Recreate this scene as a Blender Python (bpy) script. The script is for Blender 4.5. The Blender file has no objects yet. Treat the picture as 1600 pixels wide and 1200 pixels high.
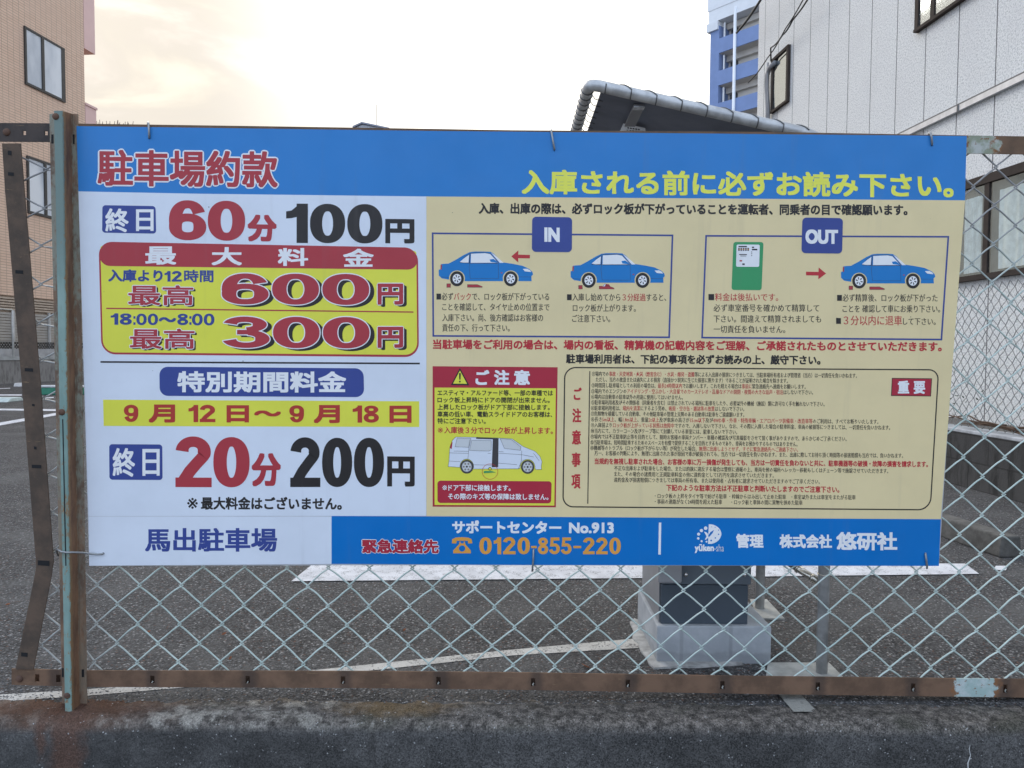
import bpy, bmesh, math, random
import numpy as np
from mathutils import Vector, Matrix
from mathutils.geometry import tessellate_polygon

R = math.radians
random.seed(7)
rng = np.random.default_rng(11)
scene = bpy.context.scene
col = scene.collection

# ------------------------------------------------------------------ camera
FOC = 1202.0                       # focal length in photograph pixels (1600 wide)
EYE = np.array([0.0, 0.0, 0.95])   # the car park surface is z = 0
PITCH, ROLL = math.atan(52 / FOC), R(0.35)
f_ = np.array([0, math.cos(PITCH), -math.sin(PITCH)])
r0 = np.array([1.0, 0, 0])
u0 = np.array([0, math.sin(PITCH), math.cos(PITCH)])
r_ = r0 * math.cos(ROLL) + u0 * math.sin(ROLL)
u_ = u0 * math.cos(ROLL) - r0 * math.sin(ROLL)
cam_d = bpy.data.cameras.new('camera')
cam = bpy.data.objects.new('camera', cam_d)
col.objects.link(cam)
scene.camera = cam
cam_d.sensor_width = 36
cam_d.lens = FOC / 1600 * 36
cam_d.clip_start, cam_d.clip_end = 0.05, 2000
cam.matrix_world = Matrix(((r_[0], u_[0], -f_[0], EYE[0]), (r_[1], u_[1], -f_[1], EYE[1]),
                           (r_[2], u_[2], -f_[2], EYE[2]), (0, 0, 0, 1)))

# ------------------------------------------------------------------ light
SUN_EL, SUN_AZ = R(30), R(-30)       # azimuth clockwise from +y (the way the camera looks)
sdir = Vector((math.sin(SUN_AZ) * math.cos(SUN_EL), math.cos(SUN_AZ) * math.cos(SUN_EL), math.sin(SUN_EL)))
sun_d = bpy.data.lights.new('sun', 'SUN')
sun_d.energy, sun_d.angle, sun_d.color = 1.25, R(20), (1, .94, .86)
sun = bpy.data.objects.new('sun', sun_d)
col.objects.link(sun)
sun.location = (0, 10, 30)
sun.rotation_euler = sdir.to_track_quat('Z', 'Y').to_euler()

world = bpy.data.worlds.new('World')
scene.world = world
world.use_nodes = True
wt = world.node_tree
bgn = wt.nodes['Background']
bgn.inputs['Strength'].default_value = 0.1


def wn(t, **k):
    n = wt.nodes.new(t)
    for a, b in k.items():
        setattr(n, a, b)
    return n


def wmath(op, a, b=None, clamp=False):
    n = wn('ShaderNodeMath', operation=op, use_clamp=clamp)
    for i, v in enumerate((a, b)):
        if v is None:
            continue
        if isinstance(v, (int, float)):
            n.inputs[i].default_value = v
        else:
            wt.links.new(v, n.inputs[i])
    return n.outputs[0]


def wmix(fac, a, b):
    n = wn('ShaderNodeMix', data_type='RGBA')
    for i, v in ((0, fac), (6, a), (7, b)):
        if isinstance(v, (int, float)):
            n.inputs[i].default_value = v
        elif isinstance(v, tuple):
            n.inputs[i].default_value = (*v, 1)
        else:
            wt.links.new(v, n.inputs[i])
    return n.outputs[2]


def wmap(v, a, b, c=0.0, d=1.0, smooth=True):
    n = wn('ShaderNodeMapRange')
    n.interpolation_type = 'SMOOTHSTEP' if smooth else 'LINEAR'
    wt.links.new(v, n.inputs[0])
    for i, x in enumerate((a, b, c, d)):
        n.inputs[i + 1].default_value = x
    return n.outputs[0]


sky = wn('ShaderNodeTexSky')
sky.sky_type = 'NISHITA'
sky.sun_disc = False
sky.sun_elevation, sky.sun_rotation = SUN_EL, SUN_AZ
sky.air_density, sky.dust_density = 1.0, 2.0
tc = wn('ShaderNodeTexCoord')
dirv = tc.outputs['Generated']
mp = wn('ShaderNodeMapping')
mp.inputs['Scale'].default_value = (2.6, 2.6, 8.5)
mp.inputs['Rotation'].default_value = (0, R(-10), 0)
wt.links.new(dirv, mp.inputs[0])
nz = wn('ShaderNodeTexNoise')
nz.inputs['Scale'].default_value = 1.5
nz.inputs['Detail'].default_value = 7
nz.inputs['Roughness'].default_value = 0.52
nz.inputs['Distortion'].default_value = 0.5
wt.links.new(mp.outputs[0], nz.inputs['Vector'])
dot = wn('ShaderNodeVectorMath', operation='DOT_PRODUCT')
wt.links.new(dirv, dot.inputs[0])
gdir = Vector((math.sin(R(9)) * math.cos(R(22)), math.cos(R(9)) * math.cos(R(22)), math.sin(R(22))))
dot.inputs[1].default_value = gdir
dsun = dot.outputs['Value']
dotf = wn('ShaderNodeVectorMath', operation='DOT_PRODUCT')
wt.links.new(dirv, dotf.inputs[0])
dotf.inputs[1].default_value = (0, 1, 0)
front = wmap(dotf.outputs['Value'], -0.3, 0.75)
cloud = wmap(nz.outputs['Fac'], 0.42, 0.64)
grey = wmix(front, (8.4, 10.3, 13.6), (5.6, 5.25, 4.75))
lit = wmix(front, (10.5, 12.2, 15.0), (8.7, 7.95, 6.7))
layer = wmix(cloud, grey, lit)
glow = wmath('POWER', wmap(dsun, 0.85, 0.985), 1.5)
layer2 = wmix(wmath('MULTIPLY', glow, wmap(nz.outputs['Fac'], .3, .6, .75, 1.0)), layer, (16.5, 15.8, 14.2))
veil = wmap(nz.outputs['Fac'], 0.30, 0.55, 0.80, 0.97)
total = wmix(veil, sky.outputs[0], layer2)
wt.links.new(total, bgn.inputs['Color'])

vs = scene.view_settings
vs.view_transform = 'Standard'
vs.look = 'None'
vs.exposure, vs.gamma = 0.34, 1.0
scene.render.engine = 'CYCLES'
scene.cycles.max_bounces = 6

# ------------------------------------------------------------------ pixel -> place helpers


def rays(px, py):
    px = np.asarray(px, float)
    py = np.asarray(py, float)
    return (f_[None, :] + np.outer((px - 800) / FOC, r_) + np.outer((600 - py) / FOC, u_))


def hit(px, py, P0, N):
    """points where the view lines through photo pixels meet a real plane"""
    d = rays(np.atleast_1d(px), np.atleast_1d(py))
    N = np.asarray(N, float)
    t = (np.dot(np.asarray(P0, float) - EYE, N)) / (d @ N)
    return EYE + d * t[:, None]


LEAN, YAW = R(2.1), R(1.15)
FU = np.array([math.cos(YAW), math.sin(YAW), 0])
FV = np.array([math.sin(YAW) * math.sin(LEAN), -math.cos(YAW) * math.sin(LEAN), math.cos(LEAN)])
FN = np.cross(FU, FV)              # fence normal, towards the street
FO = np.array([0, 2.0, 0.95])


def Fp(px, py, off=0.0):           # a point on the fence plane (off metres proud of it)
    px = np.atleast_1d(np.asarray(px, float))
    py = np.atleast_1d(np.asarray(py, float))
    off = np.broadcast_to(np.asarray(off, float), px.shape)
    d = rays(px, py)
    t = ((FO - EYE) @ FN + off) / (d @ FN)
    return EYE + d * t[:, None]


def G(px, py, z=0.0):              # a point on the ground
    return Vector(hit(px, py, (0, 0, z), (0, 0, 1))[0])


def D(px, py, y):                  # a point at a depth
    return Vector(hit(px, py, (0, y, 0), (0, 1, 0))[0])

# ------------------------------------------------------------------ materials


def lin(c):
    return tuple(((x / 255) / 12.92 if x / 255 <= .04045 else ((x / 255 + .055) / 1.055) ** 2.4) for x in c)


LUM = (0.60, 0.69, 0.86)           # light that reaches the shaded sign


def ink(*c):                       # printed ink colour of the sign
    l = lin(c)
    return tuple(min(.92, a / b) for a, b in zip(l, LUM))


class M:
    """small node helper for a Principled material"""

    def __init__(s, name, color=(.5, .5, .5), rough=.6, metal=0.0, spec=.4):
        s.m = bpy.data.materials.new(name)
        s.m.use_nodes = True
        s.t = s.m.node_tree
        s.b = s.t.nodes['Principled BSDF']
        s.b.inputs['Base Color'].default_value = (*color, 1)
        s.b.inputs['Roughness'].default_value = rough
        s.b.inputs['Metallic'].default_value = metal
        s.b.inputs['Specular IOR Level'].default_value = spec
        s.tc = None

    def n(s, t, **k):
        n = s.t.nodes.new(t)
        for a, b in k.items():
            setattr(n, a, b)
        return n

    def link(s, a, b):
        s.t.links.new(a, b)

    def co(s):
        if s.tc is None:
            s.tc = s.n('ShaderNodeTexCoord').outputs['Object']
        return s.tc

    def mapping(s, scale=(1, 1, 1), loc=(0, 0, 0), rot=(0, 0, 0)):
        m = s.n('ShaderNodeMapping')
        m.inputs['Scale'].default_value = scale
        m.inputs['Location'].default_value = loc
        m.inputs['Rotation'].default_value = rot
        s.link(s.co(), m.inputs[0])
        return m.outputs[0]

    def noise(s, scale, detail=4, rough=.55, vec=None, dist=0.0):
        n = s.n('ShaderNodeTexNoise')
        n.inputs['Scale'].default_value = scale
        n.inputs['Detail'].default_value = detail
        n.inputs['Roughness'].default_value = rough
        n.inputs['Distortion'].default_value = dist
        s.link(vec if vec is not None else s.co(), n.inputs['Vector'])
        return n.outputs['Fac']

    def voro(s, scale, out='Distance', vec=None, feature='F1'):
        n = s.n('ShaderNodeTexVoronoi', feature=feature)
        n.inputs['Scale'].default_value = scale
        s.link(vec if vec is not None else s.co(), n.inputs['Vector'])
        return n.outputs[out]

    def math(s, op, a, b=None, clamp=False):
        n = s.n('ShaderNodeMath', operation=op, use_clamp=clamp)
        for i, v in enumerate((a, b)):
            if v is None:
                continue
            if isinstance(v, (int, float)):
                n.inputs[i].default_value = v
            else:
                s.link(v, n.inputs[i])
        return n.outputs[0]

    def ramp(s, v, a, b, c=0.0, d=1.0, smooth=True):
        n = s.n('ShaderNodeMapRange')
        n.interpolation_type = 'SMOOTHSTEP' if smooth else 'LINEAR'
        s.link(v, n.inputs[0])
        for i, x in enumerate((a, b, c, d)):
            n.inputs[i + 1].default_value = x
        return n.outputs[0]

    def mix(s, fac, a, b, blend='MIX'):
        n = s.n('ShaderNodeMix', data_type='RGBA', blend_type=blend)
        for i, v in ((0, fac), (6, a), (7, b)):
            if isinstance(v, (int, float)):
                n.inputs[i].default_value = v
            elif isinstance(v, tuple):
                n.inputs[i].default_value = (*v, 1)
            else:
                s.link(v, n.inputs[i])
        return n.outputs[2]

    def near(s, p, r0, r1, amp=0.0, nscale=30, stretch=(1, 1, 1)):
        """1 near a place p, 0 far from it, with a ragged edge"""
        v = s.n('ShaderNodeVectorMath', operation='SUBTRACT')
        s.link(s.co(), v.inputs[0])
        v.inputs[1].default_value = tuple(p)
        w = s.n('ShaderNodeVectorMath', operation='MULTIPLY')
        s.link(v.outputs[0], w.inputs[0])
        w.inputs[1].default_value = stretch
        l = s.n('ShaderNodeVectorMath', operation='LENGTH')
        s.link(w.outputs[0], l.inputs[0])
        d = l.outputs['Value']
        if amp:
            nn = s.noise(nscale, 5, .65)
            d = s.math('ADD', d, s.math('MULTIPLY', s.math('SUBTRACT', nn, .5), amp))
        return s.ramp(d, r0, r1, 1.0, 0.0)

    def color(s, v):
        s.link(v, s.b.inputs['Base Color'])
        return s

    def roughness(s, v):
        s.link(v, s.b.inputs['Roughness'])
        return s

    def bump(s, h, strength=.3, dist=.01):
        n = s.n('ShaderNodeBump')
        n.inputs['Strength'].default_value = strength
        n.inputs['Distance'].default_value = dist
        s.link(h, n.inputs['Height'])
        s.link(n.outputs[0], s.b.inputs['Normal'])
        return s


def plain(name, c, rough=.6, metal=0., var=.12, scale=9., bump=0., spec=.4):
    m = M(name, c, rough, metal, spec)
    n = m.noise(scale, 5, .6)
    lo = tuple(x * (1 - var) for x in c)
    hi = tuple(min(1, x * (1 + var)) for x in c)
    m.color(m.mix(m.ramp(n, .3, .7), lo, hi))
    if bump:
        m.bump(m.noise(scale * 8, 4, .6), bump, .004)
    return m.m


# ------------------------------------------------------------------ mesh helpers


class MB:
    def __init__(s):
        s.v, s.f, s.mi = [], [], []

    def add(s, vs, fs, mi=0):
        b = len(s.v)
        s.v += [tuple(v) for v in vs]
        s.f += [tuple(i + b for i in f) for f in fs]
        s.mi += [mi] * len(fs)

    def box(s, x0, x1, y0, y1, z0, z1, mi=0, mat=None):
        vs = [Vector((x, y, z)) for z in (z0, z1) for y in (y0, y1) for x in (x0, x1)]
        if mat is not None:
            vs = [mat @ v for v in vs]
        s.add(vs, [(0, 2, 3, 1), (4, 5, 7, 6), (0, 1, 5, 4), (2, 6, 7, 3), (0, 4, 6, 2), (1, 3, 7, 5)], mi)

    def prism(s, pts, vec, mi=0):
        """closed solid from a planar outline pushed along vec"""
        n = len(pts)
        vec = Vector(vec)
        a = [Vector(p) for p in pts]
        tri = tessellate_polygon([a])
        s.add(a + [p + vec for p in a],
              [tuple(t) for t in tri] + [tuple(i + n for i in reversed(t)) for t in tri] +
              [(i, (i + 1) % n, n + (i + 1) % n, n + i) for i in range(n)], mi)

    def tube(s, pts, r, sides=8, mi=0, cap=True, closed=False):
        P = [Vector(p) for p in pts]
        n = len(P)
        rad = r if hasattr(r, '__len__') else [r] * n
        up = None
        vs, fs = [], []
        for i in range(n):
            if closed:
                t = P[(i + 1) % n] - P[i - 1]
            else:
                t = P[min(i + 1, n - 1)] - P[max(i - 1, 0)]
            t.normalize()
            if up is None:
                up = t.orthogonal().normalized()
            up = (up - t * up.dot(t))
            if up.length < 1e-6:
                up = t.orthogonal()
            up.normalize()
            w = t.cross(up)
            for k in range(sides):
                a = 2 * math.pi * k / sides
                vs.append(P[i] + (up * math.cos(a) + w * math.sin(a)) * rad[i])
        m = n if closed else n - 1
        for i in range(m):
            for k in range(sides):
                a, b = i * sides + k, i * sides + (k + 1) % sides
                c, d = ((i + 1) % n) * sides + (k + 1) % sides, ((i + 1) % n) * sides + k
                fs.append((a, b, c, d))
        if cap and not closed:
            fs.append(tuple(range(sides))[::-1])
            fs.append(tuple((n - 1) * sides + k for k in range(sides)))
        s.add(vs, fs, mi)

    def dome(s, c, n, r, h, mi=0, seg=10, rings=4):
        """a rounded bolt head at c facing n"""
        n = Vector(n).normalized()
        a = n.orthogonal().normalized()
        b = n.cross(a)
        vs, fs = [], []
        for j in range(rings):
            t = j / rings * math.pi / 2
            for k in range(seg):
                q = 2 * math.pi * k / seg
                vs.append(Vector(c) + (a * math.cos(q) + b * math.sin(q)) * r * math.cos(t) + n * h * math.sin(t))
        vs.append(Vector(c) + n * h)
        for j in range(rings - 1):
            for k in range(seg):
                fs.append((j * seg + k, j * seg + (k + 1) % seg, (j + 1) * seg + (k + 1) % seg, (j + 1) * seg + k))
        for k in range(seg):
            fs.append(((rings - 1) * seg + k, (rings - 1) * seg + (k + 1) % seg, len(vs) - 1))
        s.add(vs, fs, mi)

    def build(s, name, mats, parent=None, smooth=False, bevel=0.0):
        me = bpy.data.meshes.new(name)
        me.from_pydata([tuple(map(float, v)) for v in s.v], [], s.f)
        if not isinstance(mats, (list, tuple)):
            mats = [mats]
        for m in mats:
            me.materials.append(m)
        if s.mi:
            me.polygons.foreach_set('material_index', s.mi)
        bm = bmesh.new()
        bm.from_mesh(me)
        bmesh.ops.recalc_face_normals(bm, faces=bm.faces)
        bm.to_mesh(me)
        bm.free()
        if smooth:
            me.polygons.foreach_set('use_smooth', [True] * len(me.polygons))
        me.update()
        o = bpy.data.objects.new(name, me)
        col.objects.link(o)
        if bevel:
            b = o.modifiers.new('bevel', 'BEVEL')
            b.width, b.segments, b.limit_method = bevel, 2, 'ANGLE'
        attach(o, parent)
        return o


def world_loc(o):
    v = Vector(o.location)
    while o.parent:
        o = o.parent
        v = v + Vector(o.location)
    return v


def attach(o, parent):
    if parent is not None:
        o.parent = parent
        l = parent.get('_base')
        if l is not None:
            o.matrix_parent_inverse = Matrix.Translation(-Vector(l))


def thing(name, label, cat, loc=(0, 0, 0), group=None):
    o = bpy.data.objects.new(name, None)
    o.empty_display_size = .1
    col.objects.link(o)
    o.location = loc
    o['_base'] = list(map(float, loc))
    return tag(o, label, cat, group)


def tag(o, label, cat, group=None):
    o['label'], o['category'] = label, cat
    if group:
        o['group'] = group
    return o


def kind(o, k='structure'):
    o['kind'] = k
    return o


# ================================================================== SETTING
def asphalt_mat():
    m = M('asphalt', rough=.85, spec=.25)
    cell = m.n('ShaderNodeTexVoronoi')
    cell.inputs['Scale'].default_value = 150
    wv = m.n('ShaderNodeVectorMath', operation='ADD')
    nn = m.n('ShaderNodeTexNoise')
    nn.inputs['Scale'].default_value = 60
    m.link(m.co(), nn.inputs['Vector'])
    sc = m.n('ShaderNodeVectorMath', operation='SCALE')
    sc.inputs['Scale'].default_value = .008
    m.link(nn.outputs['Color'], sc.inputs[0])
    m.link(m.co(), wv.inputs[0])
    m.link(sc.outputs[0], wv.inputs[1])
    m.link(wv.outputs[0], cell.inputs['Vector'])
    sep = m.n('ShaderNodeSeparateColor')
    m.link(cell.outputs['Color'], sep.inputs[0])
    tone = m.ramp(sep.outputs[0], 0, 1, .036, .195, False)
    comb = m.n('ShaderNodeCombineColor')
    m.link(tone, comb.inputs[0])
    m.link(m.math('MULTIPLY', tone, .985), comb.inputs[1])
    m.link(m.math('MULTIPLY', tone, .985), comb.inputs[2])
    base = comb.outputs[0]
    base = m.mix(m.ramp(sep.outputs[1], .91, .95), base, (.42, .41, .40))
    base = m.mix(m.ramp(sep.outputs[2], .955, .975), base, (.20, .11, .08))
    gap = m.ramp(cell.outputs['Distance'], .25, .62)
    base = m.mix(m.math('MULTIPLY', gap, .6), base, (.018, .017, .017))
    big = m.noise(1.7, 6, .6)
    base = m.mix(m.ramp(big, .42, .68, 0, .5), base, (.160, .157, .152))
    base = m.mix(m.ramp(m.noise(.6, 4, .6), .5, .7, 0, .55), base, (.065, .063, .064))
    m.color(base)
    fine = m.noise(420, 3, .7)
    h = m.math('ADD', m.math('MULTIPLY', m.ramp(cell.outputs['Distance'], 0, .7, 1, 0), 1.0), m.math('MULTIPLY', fine, .4))
    m.bump(h, .8, .004)
    return m.m


MAT_ASPH = asphalt_mat()

mb = MB()
mb.add([(-60, 1.99, 0), (60, 1.99, 0), (60, 160, 0), (-60, 160, 0)], [(0, 1, 2, 3)])
lot = kind(mb.build('parking_lot', MAT_ASPH))
mb = MB()
mb.add([(-200, -200, -.70), (200, -200, -.70), (200, 400, -.70), (-200, 400, -.70)], [(0, 1, 2, 3)])
kind(mb.build('ground', plain('road_asphalt', (.06, .06, .062), .9, scale=14, bump=.3)))
mb = MB()
mb.box(-60, 60, -6, 1.2, -.80, -.69)
kind(mb.build('road', MAT_ASPH))


def paint_mat(name, c, wear, lo=.45, hi=.62):
    m = M(name, rough=.75, spec=.2)
    cell = m.n('ShaderNodeTexVoronoi')
    cell.inputs['Scale'].default_value = 170
    m.link(m.co(), cell.inputs['Vector'])
    g = m.math('ADD', m.noise(22, 6, .7), m.math('MULTIPLY', m.ramp(cell.outputs['Distance'], .3, .8), .18))
    c2 = tuple(x * .82 for x in c)
    base = m.mix(m.ramp(m.noise(9, 4), .35, .65), c2, c)
    m.color(m.mix(m.ramp(g, lo, hi, 0, wear), base, (.07, .068, .066)))
    m.bump(cell.outputs['Distance'], .5, .003)
    return m.m


MAT_PAINT = paint_mat('white_road_paint', (.78, .78, .80), .5, .62, .74)
MAT_WORN = paint_mat('worn_road_paint', (.62, .60, .56), .7, .60, .78)
MAT_SEAM = paint_mat('grey_patch', (.36, .355, .32), .4, .62, .80)


def ground_strip(top, bot, mat, z=.004, name='painted_line'):
    """a thin sheet on the lot between two edges given as photo pixels"""
    mb = MB()
    n = len(top)
    vs = [G(x, y, z) for x, y in top] + [G(x, y, z) for x, y in bot]
    mb.add(vs, [(i, i + 1, n + i + 1, n + i) for i in range(n - 1)])
    return kind(mb.build(name, mat))


ground_strip([(489, 881), (1005, 879), (1508, 880.5)], [(455, 908), (1005, 903), (1530, 896.5)], MAT_PAINT)
ground_strip([(-80, 1090), (0, 1085), (135, 1077), (500, 1046), (800, 1015), (1000, 997)],
             [(-80, 1101), (0, 1096), (135, 1087), (500, 1056), (800, 1024), (1000, 1012)], MAT_WORN, .0015)
ground_strip([(1197, 1062), (1230, 1062)], [(1240, 1112), (1277, 1112)], MAT_SEAM, .007)
for t, b in (([(-120, 637), (150, 640)], [(-120, 639.5), (150, 643)]),
             ([(-60, 616), (34, 616)], [(-60, 618), (34, 618.4)]),
             ([(-40, 667), (88, 645)], [(-40, 672), (90, 648.5)]),
             ([(-60, 609), (16, 606)], [(-60, 610), (16, 607)]),
             ([(14, 626), (84, 620)], [(14, 627.6), (84, 621.6)])):
    ground_strip(t, b, MAT_PAINT)
ground_strip([(1556, 884), (1574, 884)], [(1552, 890), (1572, 891)], MAT_PAINT)

# ------------------------------------------------------------------ retaining wall at the street
WALL_Y = 1.915


def wall_mat():
    m = M('weathered_concrete', rough=.9, spec=.25)
    n1 = m.noise(5, 7, .65)
    n2 = m.noise(38, 6, .7)
    n3 = m.noise(170, 3, .6)
    sep = m.n('ShaderNodeSeparateXYZ')
    m.link(m.co(), sep.inputs[0])
    base = m.mix(m.ramp(n1, .35, .65), (.056, .055, .053), (.108, .105, .101))
    base = m.mix(m.ramp(n2, .52, .72, 0, .6), base, (.034, .033, .032))
    # streaks down the face
    st = m.noise(3, 5, .6, m.mapping((9, 9, .9)))
    base = m.mix(m.ramp(st, .52, .72, 0, .6), base, (.050, .048, .046))
    # weathered top: brownish grit, pale lime and dark moss
    top = m.ramp(sep.outputs[2], -.030, -.004)
    grit = m.mix(m.ramp(n2, .35, .66), (.050, .045, .040), (.19, .17, .15))
    grit = m.mix(m.ramp(n1, .5, .66, 0, .8), grit, (.060, .058, .045))
    lime = m.math('MULTIPLY', m.ramp(m.noise(13, 6, .7), .47, .60), .85)
    leftish = m.ramp(sep.outputs[0], .2, -.9)
    grit = m.mix(m.math('MULTIPLY', lime, leftish), grit, (.34, .32, .28))
    base = m.mix(top, base, grit)
    # rust below the post
    foot = Fp(118, 1112)[0]
    rust = m.near(foot, .05, .24, .16, 18, (.62, 1.4, 1.0))
    zoff = m.ramp(sep.outputs[2], -.035, -.01)
    base = m.mix(m.math('MULTIPLY', rust, zoff), base, (.105, .054, .034))
    drip = m.near((foot[0] + .03, WALL_Y, -.06), .025, .06, .07, 16, (1.0, .2, .16))
    base = m.mix(m.math('MULTIPLY', drip, .85), base, (.115, .066, .048))
    drip2 = m.near((foot[0] - .035, WALL_Y, -.04), .004, .022, .03, 22, (1, .2, .28))
    base = m.mix(m.math('MULTIPLY', drip2, .8), base, (.115, .066, .048))
    och = m.near((-.30, 2.0, 0), .02, .12, .12, 22, (.55, 1.6, 1))
    base = m.mix(m.math('MULTIPLY', och, .7), base, (.17, .11, .05))
    grain = m.n('ShaderNodeTexVoronoi')
    grain.inputs['Scale'].default_value = 330
    m.link(m.co(), grain.inputs['Vector'])
    s2 = m.n('ShaderNodeSeparateColor')
    m.link(grain.outputs['Color'], s2.inputs[0])
    gm = m.ramp(s2.outputs[1], 0, 1, .45, 1.55, False)
    cg = m.n('ShaderNodeCombineColor')
    for q in range(3):
        m.link(gm, cg.inputs[q])
    base = m.mix(m.ramp(sep.outputs[0], -1.3, .2, .55, 1.0), base, m.mix(1.0, base, cg.outputs[0], 'MULTIPLY'))
    base = m.mix(m.math('MULTIPLY', m.ramp(s2.outputs[0], .987, .993), m.ramp(n2, .42, .6)), base, (.42, .42, .41))
    m.color(base)
    m.bump(m.math('ADD', m.math('MULTIPLY', n2, .7), m.math('MULTIPLY', n3, .6)), .75, .006)
    return m.m


def build_wall():
    # cross-section with a worn, rounded front edge, swept along the street with small irregularities
    prof = [(WALL_Y, -.69), (WALL_Y, -.30), (WALL_Y, -.12), (WALL_Y, -.055), (WALL_Y + .001, -.026), (WALL_Y + .005, -.011),
            (WALL_Y + .013, -.003), (WALL_Y + .03, .003), (WALL_Y + .05, .005), (WALL_Y + .075, .005),
            (WALL_Y + .095, .004), (WALL_Y + .115, .002), (WALL_Y + .14, -.003), (WALL_Y + .17, -.05)]
    xs = [-9, -5, -3, -2.2] + list(np.arange(-1.8, 1.8, .012)) + [2.2, 3, 5, 9]
    vs, fs = [], []
    from mathutils import noise as mn
    for x in xs:
        for j, (y, z) in enumerate(prof):
            k = 0 if j < 3 else 1
            a = mn.fractal(Vector((x * 9, j * .9, 3)), .9, 2, 4)
            b = mn.fractal(Vector((x * 26, j * 1.7, 8)), .9, 2, 3)
            vs.append((x, y + k * (.004 * a + .002 * b) * (1 if j < 8 else .6), z + k * (.0045 * a + .0035 * b)))
    n = len(prof)
    for i in range(len(xs) - 1):
        for j in range(n - 1):
            fs.append((i * n + j, i * n + j + 1, (i + 1) * n + j + 1, (i + 1) * n + j))
    mb = MB()
    mb.add(vs, fs)
    t = thing('retaining_wall', 'low dark weathered concrete wall along the bottom, stained by rust under the fence post', 'wall', (0, WALL_Y, -.69))
    mb.build('wall_body', wall_mat(), t, smooth=True)
    mb = MB()
    c = [hit(x, y, (0, WALL_Y, 0), (0, 1, 0))[0] for x, y in
         ((1516, 1160), (1514, 1170), (1516, 1180), (1512, 1192), (1513, 1215))]
    mb.tube([p + np.array([0, -.0005, 0]) for p in c], [.0007, .0014, .0012, .0017, .0007], 6)
    mb.build('crack_filler', plain('white_filler', (.55, .55, .54), .8), t)


build_wall()


def build_gravel():
    mb = MB()
    ico = [(0, 0, 1), (.9, 0, .3), (.28, .85, .35), (-.72, .53, .3), (-.72, -.53, .3), (.28, -.85, .35), (0, 0, -.6)]
    fc = [(0, 1, 2), (0, 2, 3), (0, 3, 4), (0, 4, 5), (0, 5, 1), (6, 2, 1), (6, 3, 2), (6, 4, 3), (6, 5, 4), (6, 1, 5)]
    for k in range(5200):
        x = random.uniform(-1.75, 1.75)
        y = 2.022 + abs(random.gauss(0, .085)) if k % 3 else random.uniform(2.03, 3.0)
        r = random.uniform(.0012, .0034) * (1.35 if random.random() < .1 else 1)
        a = random.uniform(0, 6.3)
        ca, sa = math.cos(a) * r, math.sin(a) * r
        q, e = random.uniform(.6, 1.3), random.uniform(.35, .7)
        z = .0015 if y > 2.05 else .004
        mb.add([(x + ca * u - sa * v * q, y + sa * u + ca * v * q, z + w * r * e) for u, v, w in ico], fc, 0 if random.random() < .72 else (1 if random.random() < .72 else 2))
    kind(mb.build('gravel', [plain('dark_chippings', (.085, .085, .088), .85, var=.5, scale=200), plain('grey_chippings', (.20, .20, .20), .85, var=.4, scale=200),
                             plain('pale_chippings', (.46, .45, .43), .8, var=.3, scale=200)]), 'stuff')


build_gravel()

# ------------------------------------------------------------------ white building on the right
BA = np.array([5.4, 0, 0])
BD = np.array([-.07, 1, 0]) / math.hypot(.07, 1)          # along the facade, away from the street
BN = np.array([-BD[1], BD[0], 0])                          # facade normal (towards the car park)
BM = Matrix(((BD[0], -BN[0], 0, BA[0]), (BD[1], -BN[1], 0, BA[1]), (0, 0, 1, 0), (0, 0, 0, 1)))


def Bp(px, py):
    """facade coordinates (distance along, height) under a photo pixel"""
    p = hit(px, py, BA, BN)[0]
    return float((p - BA) @ BD), float(p[2])


def stucco_mat():
    m = M('sprayed_wall_panel', rough=.85, spec=.2)
    sep = m.n('ShaderNodeSeparateXYZ')
    m.link(m.co(), sep.inputs[0])
    fr = m.math('FRACT', m.math('ADD', m.math('DIVIDE', sep.outputs[0], .598), .30))
    joint = m.math('LESS_THAN', m.math('ABSOLUTE', m.math('SUBTRACT', fr, .5)), .012)
    n1 = m.noise(55, 5, .75)
    n2 = m.noise(20, 5, .6)
    n3 = m.noise(.8, 4, .6)
    base = m.mix(m.ramp(n1, .38, .56), (.56, .575, .57), (.90, .905, .885))
    base = m.mix(m.ramp(n2, .55, .75, 0, .3), base, (.55, .55, .57))
    base = m.mix(m.ramp(n3, .45, .7, 0, .25), base, (.68, .675, .68))
    st = m.noise(2, 5, .65, m.mapping((6, 6, .35)))
    base = m.mix(m.ramp(st, .55, .75, 0, .22), base, (.52, .51, .50))
    base = m.mix(joint, base, (.14, .14, .15))
    m.color(base)
    m.bump(m.math('SUBTRACT', n1, m.math('MULTIPLY', joint, 2.0)), .6, .01)
    return m.m


MAT_STUCCO = stucco_mat()
MAT_BRONZE = plain('bronze_aluminium', (.060, .048, .042), .75, 0, spec=.08)
MAT_GLASS2 = None
MAT_DARK = plain('near_black', (.015, .015, .016), .8)


def glass_mat(name, tint, rough=.06, refl=.35):
    m = M(name, tint, rough, 0, .5)
    tr = m.n('ShaderNodeBsdfTransparent')
    tr.inputs[0].default_value = (*tint, 1)
    gl = m.n('ShaderNodeBsdfGlossy')
    gl.inputs['Roughness'].default_value = rough
    gl.inputs[0].default_value = (.8, .85, .88, 1)
    mx = m.n('ShaderNodeMixShader')
    mx.inputs[0].default_value = refl
    m.link(tr.outputs[0], mx.inputs[1])
    m.link(gl.outputs[0], mx.inputs[2])
    m.link(mx.outputs[0], m.t.nodes['Material Output'].inputs[0])
    return m.m


MAT_GLASS = glass_mat('window_glass', (.90, .93, .93), .08, .12)
MAT_GLASS2 = glass_mat('bright_glass', (.85, .87, .85), .04, .55)
MAT_CURT = plain('curtain_cloth', (.86, .88, .87), .9, scale=14)


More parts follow.
